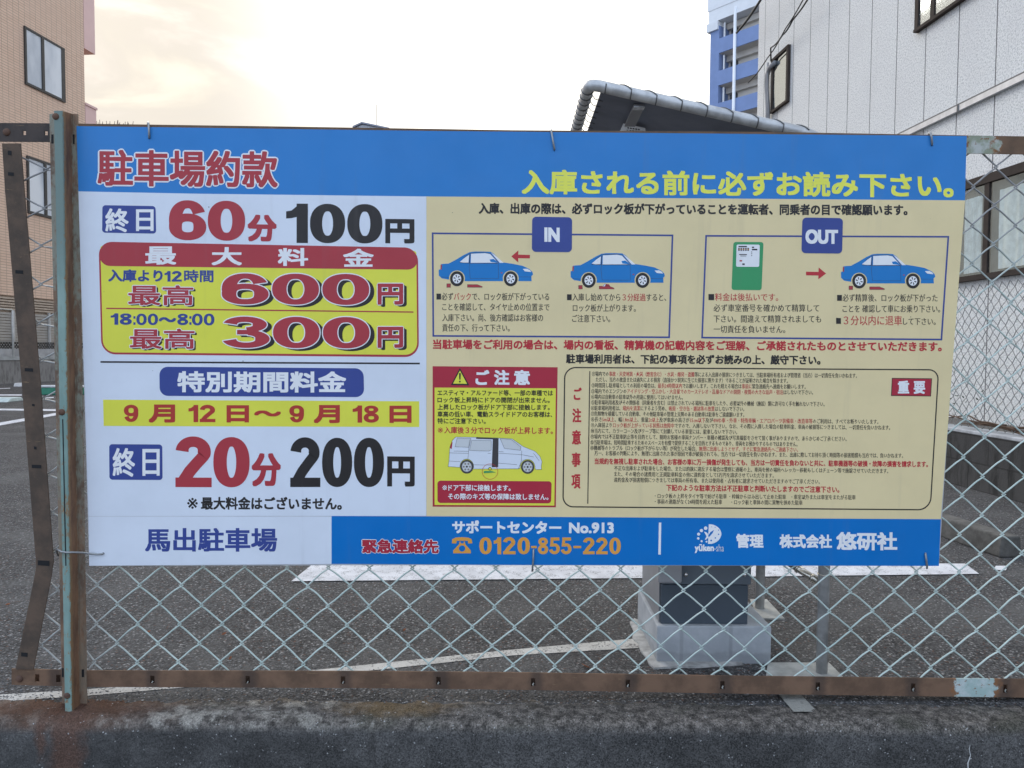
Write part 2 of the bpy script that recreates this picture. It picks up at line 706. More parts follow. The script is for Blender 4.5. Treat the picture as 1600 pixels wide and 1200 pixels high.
def bbox_in(mb, s0, s1, d0, d1, z0, z1, mi=0, mat=None):
    """box in facade coordinates: s along, d proud of the wall, z up"""
    mb.box(s0, s1, -d1, -d0, z0, z1, mi, mat if mat is not None else BM)


def build_white_building():
    t = thing('white_building', 'tall pale stucco panel building filling the right side, with bronze windows', 'building', tuple(BA))
    mb = MB()
    mb.box(-4, 14.17, 0, 8, -.3, 14)
    o = mb.build('wall', MAT_STUCCO, t)
    o.matrix_basis = BM
    # ground-floor sliding window beside the sign
    sA, zb = Bp(1600, 417)
    sL, zb2 = Bp(1502, 436)
    _, zt = Bp(1600, 270)
    zb = (zb + zb2) / 2
    s0, s1 = sA - .75, sL + .10
    sm = Bp(1545, 400)[0]
    window(t, s0, s1, zb, zt, sm, True)
    sR, z1 = Bp(1502, 2)
    sL2, z2 = Bp(1437, 44)
    window(t, sR - .9, sL2, (z1 + z2) / 2, (z1 + z2) / 2 + 1.3, Bp(1462, 20)[0], False)
    sl, zs = Bp(1209, 176)
    sr, zs2 = Bp(1233, 154)
    window(t, sr, sl, (zs + zs2) / 2, (zs + zs2) / 2 + .83, None, False)
    # eaves gutter pipe running along the wall
    sg1, zg1 = Bp(1600, 121)
    sg2, zg2 = Bp(1428, 207)
    zg = (zg1 + zg2) / 2
    mb = MB()
    bbox_in(mb, -3, sg2 + 1.0, .002, .05, zg - .030, zg + .030, 0)
    bbox_in(mb, -3, sg2 + 1.0, .002, .022, zg + .034, zg + .06, 1)
    k = sg1 - 1.5
    while k < sg2 + .8:
        bbox_in(mb, k, k + .02, .052, .058, zg - .04, zg + .04, 1)
        k += 1.196
    mb.build('gutter', [plain('aluminium_trim', (.50, .51, .53), .45, .3), plain('trim_seal', (.12, .12, .125), .6)], t)
    # service conduit by the small window
    mb = MB()
    pts = [Bp(x, y) for x, y in ((1205, 215), (1205, 170), (1203, 135), (1204, 118), (1208, 106), (1216, 98))]
    mb.tube([BM @ Vector((s, -.06, z)) for s, z in pts], .04, 8)
    mb.tube([BM @ Vector((s, -.08, z)) for s, z in (Bp(1209, 200), Bp(1207, 150), Bp(1206, 110), Bp(1207, 98))], .016, 6)
    mb.build('conduit', plain('grey_conduit', (.33, .33, .34), .6), t, smooth=True)
    return t


def window(t, s0, s1, z0, z1, sm, curtained):
    mb = MB()
    w = .055 if curtained else .035
    bbox_in(mb, s0 - .03, s1 + .03, .002, .06, z0 - (.055 if curtained else .035), z0)
    bbox_in(mb, s0 - .03, s1 + .03, .002, .055, z1, z1 + .09 if curtained else z1 + .05)
    bbox_in(mb, s0 - .03, s0 + w, .002, .05, z0, z1)
    bbox_in(mb, s1 - w, s1 + .03, .002, .05, z0, z1)
    if sm is not None:
        bbox_in(mb, sm - .035, sm + .035, .002, .045, z0, z1)
    f = mb.build('window', MAT_BRONZE, t)
    f['label'] = 'bronze window with pale curtains' if curtained else 'bronze framed upper window'
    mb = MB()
    bbox_in(mb, s0 + w, s1 - w, .001, .004, z0, z1)  # flat dark sheet on the wall; its colour stands for the unlit room
    mb.build('room_shade_sheet', MAT_DARK if not curtained else plain('dim_room', (.15, .155, .155), .9), f)
    mb = MB()
    bbox_in(mb, s0 + w, s1 - w, .028, .032, z0, z1)
    mb.build('pane', MAT_GLASS if curtained else MAT_GLASS2, f)
    if curtained:
        mb = MB()
        a0, a1 = s0 + w, (sm - .07)
        for (c0, c1, am) in ((sm + .10, s1 - .16, .009), (a0 - .1, sm - .16, .007)):
            n = 60
            vs, fs = [], []
            for i in range(n + 1):
                s = c0 + (c1 - c0) * i / n
                d = .013 + am * math.sin(i * 1.1 + math.sin(i * .3) * 2)
                for k, z in enumerate((z0 + .03, (z0 + z1) / 2, z1 - .10)):
                    vs.append(BM @ Vector((s + (.01 * math.sin(i * .5) if k == 0 else 0), -d, z)))
            for i in range(n):
                for k in range(2):
                    a = i * 3 + k
                    fs.append((a, a + 3, a + 4, a + 1))
            mb.add(vs, fs)
        mb.build('curtain', MAT_CURT, f, smooth=True)


build_white_building()

# wires strung to the white building
MAT_WIREBLK = plain('black_cable', (.025, .025, .027), .6)


def cable(pts, r, label):
    mb = MB()
    P = [Vector(p) for p in pts]
    out = []
    for a, b in zip(P, P[1:]):
        for i in range(6):
            k = i / 6
            q = a.lerp(b, k)
            q.z -= .03 * math.sin(k * math.pi)
            out.append(q)
    out.append(P[-1])
    mb.tube(out, r, 6)
    tag(mb.build('cable', MAT_WIREBLK, smooth=True), label, 'cable', 'cables on the white building')


def off_wall(px, py, d):
    s, z = Bp(px, py)
    p = BM @ Vector((s, -d, z))
    return p


cable([off_wall(1176, 52, .3), off_wall(1216, 0, .3), off_wall(1260, -60, .3)], .022, 'thick black cable crossing the far corner of the white building')
cable([off_wall(1212, 96, .08), off_wall(1215, 75, .12), off_wall(1236, 56, .15), off_wall(1258, 32, .2), off_wall(1300, -20, .25)], .013,
      'thin cable drooping to the conduit above the small window')
cable([off_wall(1186, 130, .2), off_wall(1212, 92, .15), off_wall(1246, 46, .2), off_wall(1290, -18, .25)], .010,
      'thin straight cable running past the conduit to the roof')

# ------------------------------------------------------------------ block wall with a second fence on the right
WA = np.array([3.60, 0, 0])
WM = Matrix(((BD[0], -BN[0], 0, WA[0]), (BD[1], -BN[1], 0, WA[1]), (0, 0, 1, 0), (0, 0, 0, 1)))


def block_mat(name, c1, c2, bw, bh, dark):
    m = M(name, rough=.9, spec=.2)
    sep = m.n('ShaderNodeSeparateXYZ')
    m.link(m.co(), sep.inputs[0])
    cb = m.n('ShaderNodeCombineXYZ')
    m.link(sep.outputs[1], cb.inputs[0])
    m.link(sep.outputs[2], cb.inputs[1])
    br = m.n('ShaderNodeTexBrick')
    m.link(cb.outputs[0], br.inputs['Vector'])
    br.inputs['Scale'].default_value = 1
    br.inputs['Brick Width'].default_value = bw
    br.inputs['Row Height'].default_value = bh
    br.inputs['Mortar Size'].default_value = .006
    br.inputs['Color1'].default_value = (*c1, 1)
    br.inputs['Color2'].default_value = (*c2, 1)
    br.inputs['Mortar'].default_value = (*[x * .6 for x in c1], 1)
    n = m.noise(4, 6, .65, m.mapping((3, 3, .8)))
    base = m.mix(m.ramp(n, .45, .68, 0, .8), br.outputs[0], dark)
    m.color(base)
    m.bump(m.math('ADD', m.noise(60, 4, .7), br.outputs['Fac']), .4, .006)
    return m.m


def build_block_wall():
    t = thing('block_wall', 'low dark concrete block wall at the right edge in front of the white building', 'wall', tuple(WA))
    mb = MB()
    mb.box(2.2, 12, 0, .12, -.02, .385, 0, WM)
    mb.build('wall_body', block_mat('dark_block', (.085, .082, .078), (.070, .068, .066), .4, .19, (.030, .029, .028)), t)
    mb = MB()
    mb.box(2.2, 12, -.004, .19, .385, .41, 0, WM)
    mb.build('coping', plain('pale_coping', (.44, .45, .46), .85, var=.25, bump=.4), t, bevel=.006)
    t = thing('chain_link_fence', 'fine grey chain link fence standing on the low block wall', 'fence', tuple(WM @ Vector((3, .05, .41))))
    mb = MB()
    cw, ch, zt, z0 = .075, .085, 1.455, .42
    r = .0026
    n = int((9.2 - 2.4) / cw * 2)
    for i in range(n):
        s = 2.4 + i * cw / 2
        pts = []
        rows = int((zt - z0) / (ch / 2))
        for j in range(rows + 1):
            sx = s + (cw / 2 if (i + j) % 2 else 0)
            pts.append(WM @ Vector((sx + random.uniform(-.003, .003), .09 + (.004 if j % 2 else -.004), z0 + j * ch / 2)))
        mb.tube(pts, r, 4, cap=False)
    mb.build('wire_mesh', plain('grey_wire', (.22, .23, .23), .5, .5), t)
    gp = plain('grey_post', (.30, .31, .31), .5, .4)
    for s in (2.3, 4.35, 6.4, 8.4):
        mb = MB()
        mb.tube([WM @ Vector((s, .09, .40)), WM @ Vector((s, .09, 1.5))], .022, 10)
        mb.build('post', gp, t, smooth=True)
    # dead vine lying along the coping
    mb = MB()
    for k in range(5):
        pts, rr = [], []
        s = 4.3 + k * .22
        L = random.uniform(.8, 1.6)
        for i in range(14):
            pts.append(WM @ Vector((s + L * i / 13, .07 + .03 * math.sin(i * .9 + k * 2), .435 + .02 * math.sin(i * .7 + k) + .012 * k)))
            rr.append(.012 * (1 - i / 18) * (1 - .1 * k))
        mb.tube(pts, rr, 6)
    tag(mb.build('dead_vine', plain('dry_vine', (.11, .068, .045), .9), smooth=True), 'dry brown vine stems lying along the top of the block wall', 'vine')
    # little climbing leaves and sprigs against the white wall
    mb = MB()
    for k in range(70):
        c = off_wall(random.uniform(1488, 1560), random.uniform(570, 655), random.uniform(.1, 1.2))
        a = Vector((random.uniform(-1, 1), random.uniform(-1, 1), random.uniform(-1, 1))).normalized() * random.uniform(.012, .03)
        b = a.orthogonal().normalized() * random.uniform(.008, .016)
        mb.add([c - a, c + b, c + a, c - b], [(0, 1, 2, 3)])
    for k in range(7):
        c = off_wall(1492 + k * 9, 665, .9)
        mb.tube([c, c + Vector((random.uniform(-.05, .05), .05, .25)), c + Vector((random.uniform(-.1, .1), .1, .5))], .004, 4)
    kind(mb.build('weeds', plain('dark_weed', (.035, .05, .03), .8)), 'stuff')
    # narrow strip of soil between wall and building
    mb = MB()
    mb.box(2.2, 12, .12, 1.9, -.01, .25, 0, WM)
    kind(mb.build('soil', plain('dry_soil', (.12, .11, .10), .95, scale=20, bump=.6)))


build_block_wall()

# ------------------------------------------------------------------ concrete wheel stop on the right


def build_wheel_stop():
    a = G(1562, 872)
    mb = MB()
    M2 = Matrix.Translation((a.x, a.y, 0)) @ Matrix.Rotation(math.atan2(-BD[0], BD[1]) + R(3), 4, 'Z')
    pr = [(0, 0), (.115, 0), (.105, .10), (.012, .10)]
    mb.prism([M2 @ Vector((x, 0, z)) for x, z in pr], M2.to_3x3() @ Vector((0, .62, 0)))
    o = mb.build('wheel_stop', plain('mossy_concrete', (.115, .110, .100), .9, var=.35, scale=14, bump=.5), bevel=.008)
    tag(o, 'dark concrete wheel stop on the asphalt right of the sign', 'wheel stop')


build_wheel_stop()

# ------------------------------------------------------------------ payment machine on its plinth, and canopy
MAT_CONC = plain('smooth_concrete', (.34, .36, .38), .85, var=.16, scale=7, bump=.25)


def build_machine():
    zt = .118
    fl, fr = G(1026, 1036), G(1202, 1034)
    y0 = fl.y
    x0, x1 = fl.x, fr.x
    zt = float(D(1026, 978, y0).z)
    y1 = y0 + .36
    t = thing('payment_machine', 'dark grey parking payment machine on a concrete plinth behind the sign', 'payment machine', ((x0 + x1) / 2, (y0 + y1) / 2, 0))
    mb = MB()
    mb.box(x0, x1, y0, y1, -.02, zt)
    m = M('plinth_concrete', rough=.85, spec=.2)
    sep = m.n('ShaderNodeSeparateXYZ')
    m.link(m.co(), sep.inputs[0])
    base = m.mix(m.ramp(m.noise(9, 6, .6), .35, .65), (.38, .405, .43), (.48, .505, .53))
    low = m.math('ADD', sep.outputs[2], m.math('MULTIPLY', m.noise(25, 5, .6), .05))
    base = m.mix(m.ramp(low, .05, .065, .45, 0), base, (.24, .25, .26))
    for xx in (x0 + .075, x0 + .225):
        d = m.math('ABSOLUTE', m.math('SUBTRACT', sep.outputs[0], xx))
        base = m.mix(m.ramp(d, .003, .008, .35, 0), base, (.2, .21, .22))
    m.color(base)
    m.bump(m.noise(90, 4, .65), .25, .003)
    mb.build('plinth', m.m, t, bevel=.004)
    mb = MB()                      # mortar spread round the foot
    zz = .006
    ring = [G(1022, 1043, zz), G(1030, 1042.5, zz), G(1062, 1040.5, zz), G(1090, 1041, zz), G(1128, 1038.5, zz), G(1160, 1036.5, zz), G(1160, 1033, zz), (x0 + .02, y0 + .01, zz), (x0 + .01, y1, zz),
            G(991, 966, zz), G(984, 972, zz), G(990, 984, zz), G(988, 996, zz), G(997, 1004, zz), G(1001, 1016, zz), G(1010, 1026, zz), G(1014, 1036, zz)]
    mb.prism([Vector(p) for p in ring], (0, 0, -.02))
    mb.build('mortar_skirt', plain('pale_mortar', (.46, .455, .44), .9, var=.3, scale=25, bump=.6), t)
    cx0, cx1 = D(1032, 970, y0 + .02).x, D(1168, 970, y0 + .02).x
    yb = y0 + .34
    zs = float(D(1100, 915, y0 + .012).z)
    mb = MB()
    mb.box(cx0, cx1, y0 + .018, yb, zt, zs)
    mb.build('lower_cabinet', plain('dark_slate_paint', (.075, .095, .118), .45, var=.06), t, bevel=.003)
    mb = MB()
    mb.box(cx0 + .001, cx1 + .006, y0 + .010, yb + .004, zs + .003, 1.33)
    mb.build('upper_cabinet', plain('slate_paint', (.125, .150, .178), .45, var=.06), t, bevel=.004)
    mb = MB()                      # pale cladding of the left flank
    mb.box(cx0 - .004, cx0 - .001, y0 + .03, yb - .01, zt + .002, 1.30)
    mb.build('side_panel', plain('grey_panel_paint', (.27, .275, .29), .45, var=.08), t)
    bx0, bx1 = D(1029, 900, y0 - .03).x, D(1066, 900, y0 - .03).x
    z0, z1 = float(D(1040, 912, y0 - .03).z), float(D(1040, 860, y0 - .03).z)
    mb = MB()
    mb.box(bx0, bx1, y0 - .03, y0 + .008, z0, z1)
    mb.build('junction_box', plain('grey_plastic_box', (.33, .335, .35), .5, var=.05), t, bevel=.006)
    for px in (1071.5, 1163):
        mb = MB()
        p = D(px, 898, y0 + .0095)
        mb.dome(p, (0, -1, 0), .0075, .006)
        mb.build('bolt', plain('chrome_bolt', (.75, .75, .75), .2, 1.), t, smooth=True)


build_machine()


def build_canopy():
    b1, b2 = G(1285, 1053), G(1186, 952)
    d1, d2 = b1.y, b2.y
    xp = (b1.x + b2.x) / 2
    tl1 = D(921, 131, d1)
    r1 = D(1285, 214, d1)
    slope = (tl1.z - r1.z) / (r1.x - tl1.x)
    xl, zl = tl1.x, tl1.z
    t = thing('machine_canopy', 'bent galvanised pipe canopy with a dark roof sheet rising behind the sign', 'canopy', (xp, d1, 0))
    rad = .0165

    def roofz(x):
        return zl - slope * (x - xl)
    xe = xp - .04
    path = [(xp, d1, 0), (xp, d1, .8), (xp, d1, roofz(xp) - .07)]
    for k in range(1, 6):
        a = k / 5
        path.append((xp - .04 * a * a - .0 * a, d1, roofz(xp) - .07 + .07 * (1 - (1 - a) ** 2)))
    nst = 14
    for i in range(1, nst + 1):
        x = xe + (xl + .03 - xe) * i / nst
        path.append((x, d1, roofz(x)))
    for k in range(1, 6):
        a = k / 5 * math.pi / 2
        path.append((xl + .03 - .03 * math.sin(a), d1 + .03 - .03 * math.cos(a), roofz(xl + .03 - .03 * math.sin(a))))
    for i in range(1, 9):
        path.append((xl, d1 + .03 + (d2 - d1 - .06) * i / 8, zl))
    for k in range(1, 6):
        a = k / 5 * math.pi / 2
        path.append((xl + .03 - .03 * math.cos(a), d2 - .03 + .03 * math.sin(a), roofz(xl + .03 - .03 * math.cos(a))))
    for i in range(1, nst + 1):
        x = xl + .03 + (xe - xl - .03) * i / nst
        path.append((x, d2, roofz(x)))
    path += [(xp - .01, d2, roofz(xp) - .03), (xp, d2, roofz(xp) - .08), (xp, d2, .8), (xp, d2, 0)]
    mb = MB()
    mb.tube(path, rad, 14)
    gm = M('galvanised_steel', (.5, .51, .52), .45, .45)
    n = gm.noise(26, 5, .6)
    gm.color(gm.mix(gm.ramp(n, .35, .65), (.46, .465, .465), (.64, .645, .64)))
    gm.roughness(gm.ramp(n, .3, .7, .4, .58))
    mb.build('pipe_frame', gm.m, t, smooth=True)
    # roof sheet laced inside the loop
    g = .035
    mb = MB()
    xs0, xs1 = xl + g, xp - .03
    pts = [(xs0, d1 + .016, roofz(xs0) - .012), (xs1, d1 + .016, roofz(xs1) - .012),
           (xs1, d2 - .03, roofz(xs1) - .012), (xs0, d2 - .03, roofz(xs0) - .012)]
    mb.prism([Vector(p) for p in pts], (0, 0, .006))
    mb.build('roof_sheet', plain('dark_roof_sheet', (.14, .155, .20), .5, var=.25, scale=5), t)
    # wire lacing wound round the pipe
    mb = MB()

    def coil(p0, p1, turns, ph):
        p0, p1 = Vector(p0), Vector(p1)
        ax = (p1 - p0).normalized()
        a = ax.cross(Vector((0, 0, 1))).normalized()
        b = a.cross(ax)
        N = turns * 14
        pts = []
        for i in range(N + 1):
            q = i / N
            # dwell so that each turn is a tilted hoop, then steps along to the next
            u = q * turns
            k = math.floor(u)
            fr = u - k
            along = (k + max(0, (fr - .55) / .45) * .85 + .15 * fr) / turns
            an = -2 * math.pi * u + ph
            pts.append(p0.lerp(p1, along) + (a * math.cos(an) + b * math.sin(an)) * (rad + .0012))
        mb.tube(pts, .0019, 6)
    coil((xl + .045, d1, roofz(xl + .045)), (xp - .08, d1, roofz(xp - .08)), 8, .3)
    coil((xl, d1 + .04, zl), (xl, d2 - .03, zl), 10, 1.2)
    for i in range(9):
        y = d1 + .06 + (d2 - d1 - .12) * i / 8
        mb.tube([(xl + .012, y, zl - .01), (xl + g * .7, y + .012, roofz(xl + g) - .012), (xl + g + .012, y + .02, roofz(xl + g) - .016)], .0013, 4)
    mb.build('lacing_wire', plain('steel_wire', (.13, .13, .13), .5, .2), t, smooth=True)
    # hanging bracket with reflective tape
    p = D(999, 163, d1 + .03)
    q = D(984, 195, d1 + .16)
    mb = MB()
    w = .016
    a = [Vector((p.x - w, p.y, p.z)), Vector((p.x + w, p.y, p.z)), Vector((q.x + w, q.y, q.z)), Vector((q.x - w, q.y, q.z))]
    mb.prism(a, (0, 0, -.006), 0)
    e = [a[0].lerp(a[3], -.02) + Vector((0, 0, -.0075)), a[1].lerp(a[2], -.02) + Vector((0, 0, -.0075)), a[1].lerp(a[2], .13) + Vector((0, 0, -.0075)),
         a[0].lerp(a[3], .13) + Vector((0, 0, -.0075))]
    mb.prism(e, (0, 0, -.0015), 1)
    mb.build('bracket', [plain('grey_bracket', (.30, .30, .31), .5, .3), plain('silver_tape', (.62, .63, .64), .3, .6, scale=60, var=.3)], t)
    mb = MB()
    q = D(990, 206, d1 + .20)
    k = [D(974, 193, d1 + .20), D(1008, 200, d1 + .20), D(1010, 214, d1 + .20), D(966, 214, d1 + .20)]
    mb.prism(k, (0, .05, 0))
    bx = mb.build('label_box', plain('pale_box', (.85, .85, .84), .5, var=.1), t)  # pale label box under the roof sheet, not a lamp
    mb = MB()
    for j in range(2):
        for i in range(5):
            u = .22 + i * .115
            a0 = k[0].lerp(k[1], u).lerp(k[3].lerp(k[2], u), .22 + .2 * j)
            a1 = k[0].lerp(k[1], u + .075).lerp(k[3].lerp(k[2], u + .075), .22 + .2 * j)
            dz = Vector((0, 0, -.0035 if j == 0 else -.002))
            mb.prism([a0, a1, a1 + dz, a0 + dz], (0, -.0006, 0))
    mb.build('lettering', MAT_DARK, bx)
    # footings
    for pad in ([(1172, 936), (1198, 936), (1226, 966), (1185, 966)], [(1200, 1035), (1295, 1035), (1322, 1062), (1196, 1062)]):
        mb = MB()
        mb.prism([G(x, y, .005) for x, y in pad], (0, 0, -.03))
        mb.build('footing', plain('footing_concrete', (.42, .42, .39), .9, var=.2, scale=18, bump=.5), t)
    # shiny stay clamped to the near leg
    mb = MB()
    s0, s1 = D(1228, 876, d1 + .10), D(1279, 909, d1 + .012)
    mb.tube([s0, s1], .0115, 10)
    mid = s0.lerp(s1, .36)
    mb.tube([mid, mid.lerp(s1, .06)], .0145, 10)
    mb.tube([s1.lerp(s0, .12), s1.lerp(s0, .2)], .0135, 10)
    zc = float(D(1290, 897, d1).z)
    ringp = [(xp + .0175 * math.cos(2 * math.pi * i / 16), d1 + .0175 * math.sin(2 * math.pi * i / 16), zc) for i in range(16)]
    mb.tube(ringp, .0017, 5, closed=True)
    mb.build('stay_pipe', plain('polished_steel', (.68, .64, .56), .25, .9, var=.1), t, smooth=True)


build_canopy()

# ------------------------------------------------------------------ blue and white apartment tower


def build_tower():
    d0 = 72.0
    p0 = D(1106, 300, d0)
    dv = Vector((.815, -1, 0)).normalized()
    nv = Vector((-dv.y, dv.x, 0))
    if nv.y > 0:
        nv = -nv                     # towards the camera
    T = Matrix(((dv.x, -nv.x, 0, p0.x), (dv.y, -nv.y, 0, p0.y), (0, 0, 1, 0), (0, 0, 0, 1)))
    t = thing('apartment_tower', 'tall blue and cream apartment block far behind the canopy', 'building', (p0.x, p0.y, 0))
    blue = plain('blue_wall_paint', (.22, .30, .52), .7, var=.05, scale=1)
    cream = plain('cream_wall', (.68, .63, .56), .8, var=.05, scale=1)
    white = plain('pale_trim', (.82, .83, .84), .7, var=.04, scale=1)
    dark = plain('dark_opening', (.06, .06, .062), .5)
    L = 15
    mb = MB()
    mb.box(0.02, L, 1.5, 12, 0, 33, 0, T)
    mb.build('wall', cream, t)
    mb = MB()
    mb.box(0, .95, 0, 1.5, 0, 30.6, 0, T)
    mb.build('pilaster', blue, t)
    zb = D(1108, 24, d0).z
    mb = MB()
    mb.box(-.25, L, -.15, 12, zb + .35, zb + 3.6, 0, T)
    mb.box(-.15, L, -.10, 1.5, zb - .75, zb + .35, 0, T)
    mb.box(-.3, .9, -.2, 1.4, zb - 1.55, zb - .8, 0, T)
    top = mb.build('roof_band', white, t)
    mb = MB()
    for (a, b, c, d) in ((.5, .62, .0, .5), (.65, .72, 0, .22), (.8, .9, .1, .55), (.95, 1.25, .05, .14), (1.05, 1.15, .12, .5), (1.5, 1.58, 0, .5), (1.65, 1.95, .1, .18), (1.8, 1.9, .2, .5)):
        mb.box(a, b, -.17, -.151, zb + 1.35 + c, zb + 1.35 + d, 0, T)
    mb.build('lettering', dark, top)
    step = 2.9
    z = zb - .78 - step
    # storeys from the top down to where the sign hides them
    for k in range(7):
        zf = z - k * step + .0
        pb = MB()
        pb.box(.95, L, 0.0, .12, zf + .0, zf + 1.30, 0, T)
        o = pb.build('balcony_parapet', blue, t)
        sb = MB()
        sb.box(.95, L, .13, 1.5, zf - .02, zf + .16, 0, T)
        sb.build('floor_slab', cream, o)
        sb = MB()
        sb.box(1.0, L, 1.1, 1.5, zf + 2.35, zf + step - .02, 0, T)
        sb.build('lintel', cream, o)
        wb = MB()
        for s, e in ((1.25, 2.0), (4.55, 5.85), (8.2, 9.5), (11.5, 12.8)):
            wb = MB()
            wb.box(s, e, 1.42, 1.49, zf + .2, zf + 2.3, 0, T)
            wb.build('window', dark, t)
        db = MB()
        db.box(1.22, 1.34, .3, .42, zf + 1.3, zf + 2.72, 0, T)
        db.build('divider', white, o)
    mb = MB()
    mb.tube([T @ Vector((2.72, -.12, 0)), T @ Vector((2.72, -.12, zb - .2))], .14, 10)
    mb.build('downpipe', white, t, smooth=True)


build_tower()

# ------------------------------------------------------------------ tiled building on the left
LD = np.array([.1, 1, 0]) / math.hypot(.1, 1)
LNv = np.array([LD[1], -LD[0], 0])
LA = np.array([-16.1, 0, 0])
LM = Matrix(((LD[0], LNv[0], 0, LA[0]), (LD[1], LNv[1], 0, LA[1]), (0, 0, 1, 0), (0, 0, 0, 1)))   # local: x along, y proud, z up


def Lp(px, py):
    p = hit(px, py, LA, LNv)[0]
    return float((p - LA) @ LD), float(p[2])


def tile_mat():
    m = M('salmon_mosaic_tile', rough=.55, spec=.4)
    sep = m.n('ShaderNodeSeparateXYZ')
    m.link(m.co(), sep.inputs[0])
    cb = m.n('ShaderNodeCombineXYZ')
    m.link(sep.outputs[1], cb.inputs[0])
    m.link(sep.outputs[2], cb.inputs[1])
    br = m.n('ShaderNodeTexBrick')
    m.link(cb.outputs[0], br.inputs['Vector'])
    br.offset = 0
    br.inputs['Scale'].default_value = 1
    br.inputs['Brick Width'].default_value = .22
    br.inputs['Row Height'].default_value = .075
    br.inputs['Mortar Size'].default_value = .009
    br.inputs['Color1'].default_value = (.76, .53, .38, 1)
    br.inputs['Color2'].default_value = (.70, .475, .335, 1)
    br.inputs['Mortar'].default_value = (.44, .30, .22, 1)
    n = m.noise(1.2, 5, .6)
    m.color(m.mix(m.ramp(n, .45, .7, 0, .4), br.outputs[0], (.66, .46, .34)))
    m.bump(br.outputs['Fac'], -.3, .01)
    return m.m


def build_left_building():
    s1 = Lp(131.5, 100)[0]
    t = thing('tiled_building', 'salmon tiled building with aluminium windows at the left edge', 'building', tuple(LA + LD * 20))
    mb = MB()
    zg = Lp(60, 466)[1]
    mb.box(6, s1, -9, 0, zg, 17, 0, LM)
    mb.build('wall', tile_mat(), t)
    grey = plain('shutter_slats', (.40, .36, .31), .6, var=.08, scale=2)
    # ground storey: beige louvre band, roller shutter, concrete base
    z1 = Lp(60, 489)[1]
    z2 = Lp(60, 551)[1]
    mb = MB()
    mb.box(6, s1, -9, -.06, z2, zg, 0, LM)
    mb.build('ground_storey', plain('beige_render', (.42, .33, .25), .8), t)
    mb = MB()
    k = z1 + .03
    while k < zg - .06:
        mb.box(8, s1 - .35, -.055, .02, k, k + .045, 0, LM)
        k += .075
    mb.build('louvre_panel', plain('beige_louvre', (.45, .355, .27), .55), t)
    mb = MB()
    k = z2 + .04
    while k < z1 - .04:
        mb.box(8, s1 - .12, -.055, -.01, k, k + .062, 0, LM)
        k += .078
    mb.build('roller_shutter', grey, t)
    for px in (20, 76):
        mb = MB()
        s = Lp(px, 520)[0]
        mb.box(s - .03, s + .03, .0, .05, z2, z1 + .02, 0, LM)
        mb.build('shutter_rail', plain('pale_rail', (.45, .43, .40), .5), t)
    alum = plain('window_frame_metal', (.06, .057, .055), .4, .4)
    glass = M('bright_window_glass', (.46, .47, .48), .25, 0, .8)
    n = glass.noise(.9, 4, .5, glass.mapping((1, 1, .5)))
    glass.color(glass.mix(glass.ramp(n, .35, .65), (.50, .52, .54), (.78, .78, .77)))
    sa = Lp(37.5, 100)[0]
    sb = Lp(100, 120)[0]
    zw1, zw0 = Lp(37.5, 44)[1], Lp(37.5, 127)[1]
    dz = zw1 - Lp(37.5, 245)[1]
    for k in (-1, 0, 1):
        a, b = zw0 - k * dz, zw1 - k * dz
        mb = MB()
        fw = .07
        mb.box(sa, sb, .002, .05, a - .07, a, 0, LM)
        mb.box(sa, sb, .002, .05, b, b + .06, 0, LM)
        mb.box(sa, sa + fw, .002, .045, a, b, 0, LM)
        mb.box(sb - fw * 2.2, sb, .002, .045, a, b, 0, LM)
        mm = sa + (sb - sa) * .43
        mb.box(mm - .05, mm + .05, .002, .055, a, b, 0, LM)
        w = mb.build('window', alum, t)
        mb = MB()
        mb.box(sa + fw, mm - .05, .003, .02, a, b, 0, LM)
        mb.build('pane', glass.m, w)
        mb = MB()
        mb.box(mm + .05, sb - fw * 2.2, .003, .03, a, b, 0, LM)
        mb.build('pane', glass.m, w)
    pink = plain('pink_balcony', (.78, .52, .46), .7, var=.04, scale=1)
    sq = Lp(148, 40)[0]
    for za, zb in ((Lp(140, 80)[1], 15), (Lp(140, 168)[1] - 1.9, Lp(140, 167)[1])):
        mb = MB()
        mb.box(s1 + .02, sq, -4, .0, za, zb, 0, LM)
        mb.box(s1 + .01, sq + .03, -4.03, .03, zb, zb + .07, 0, LM)
        mb.build('balcony', pink, t)


build_left_building()


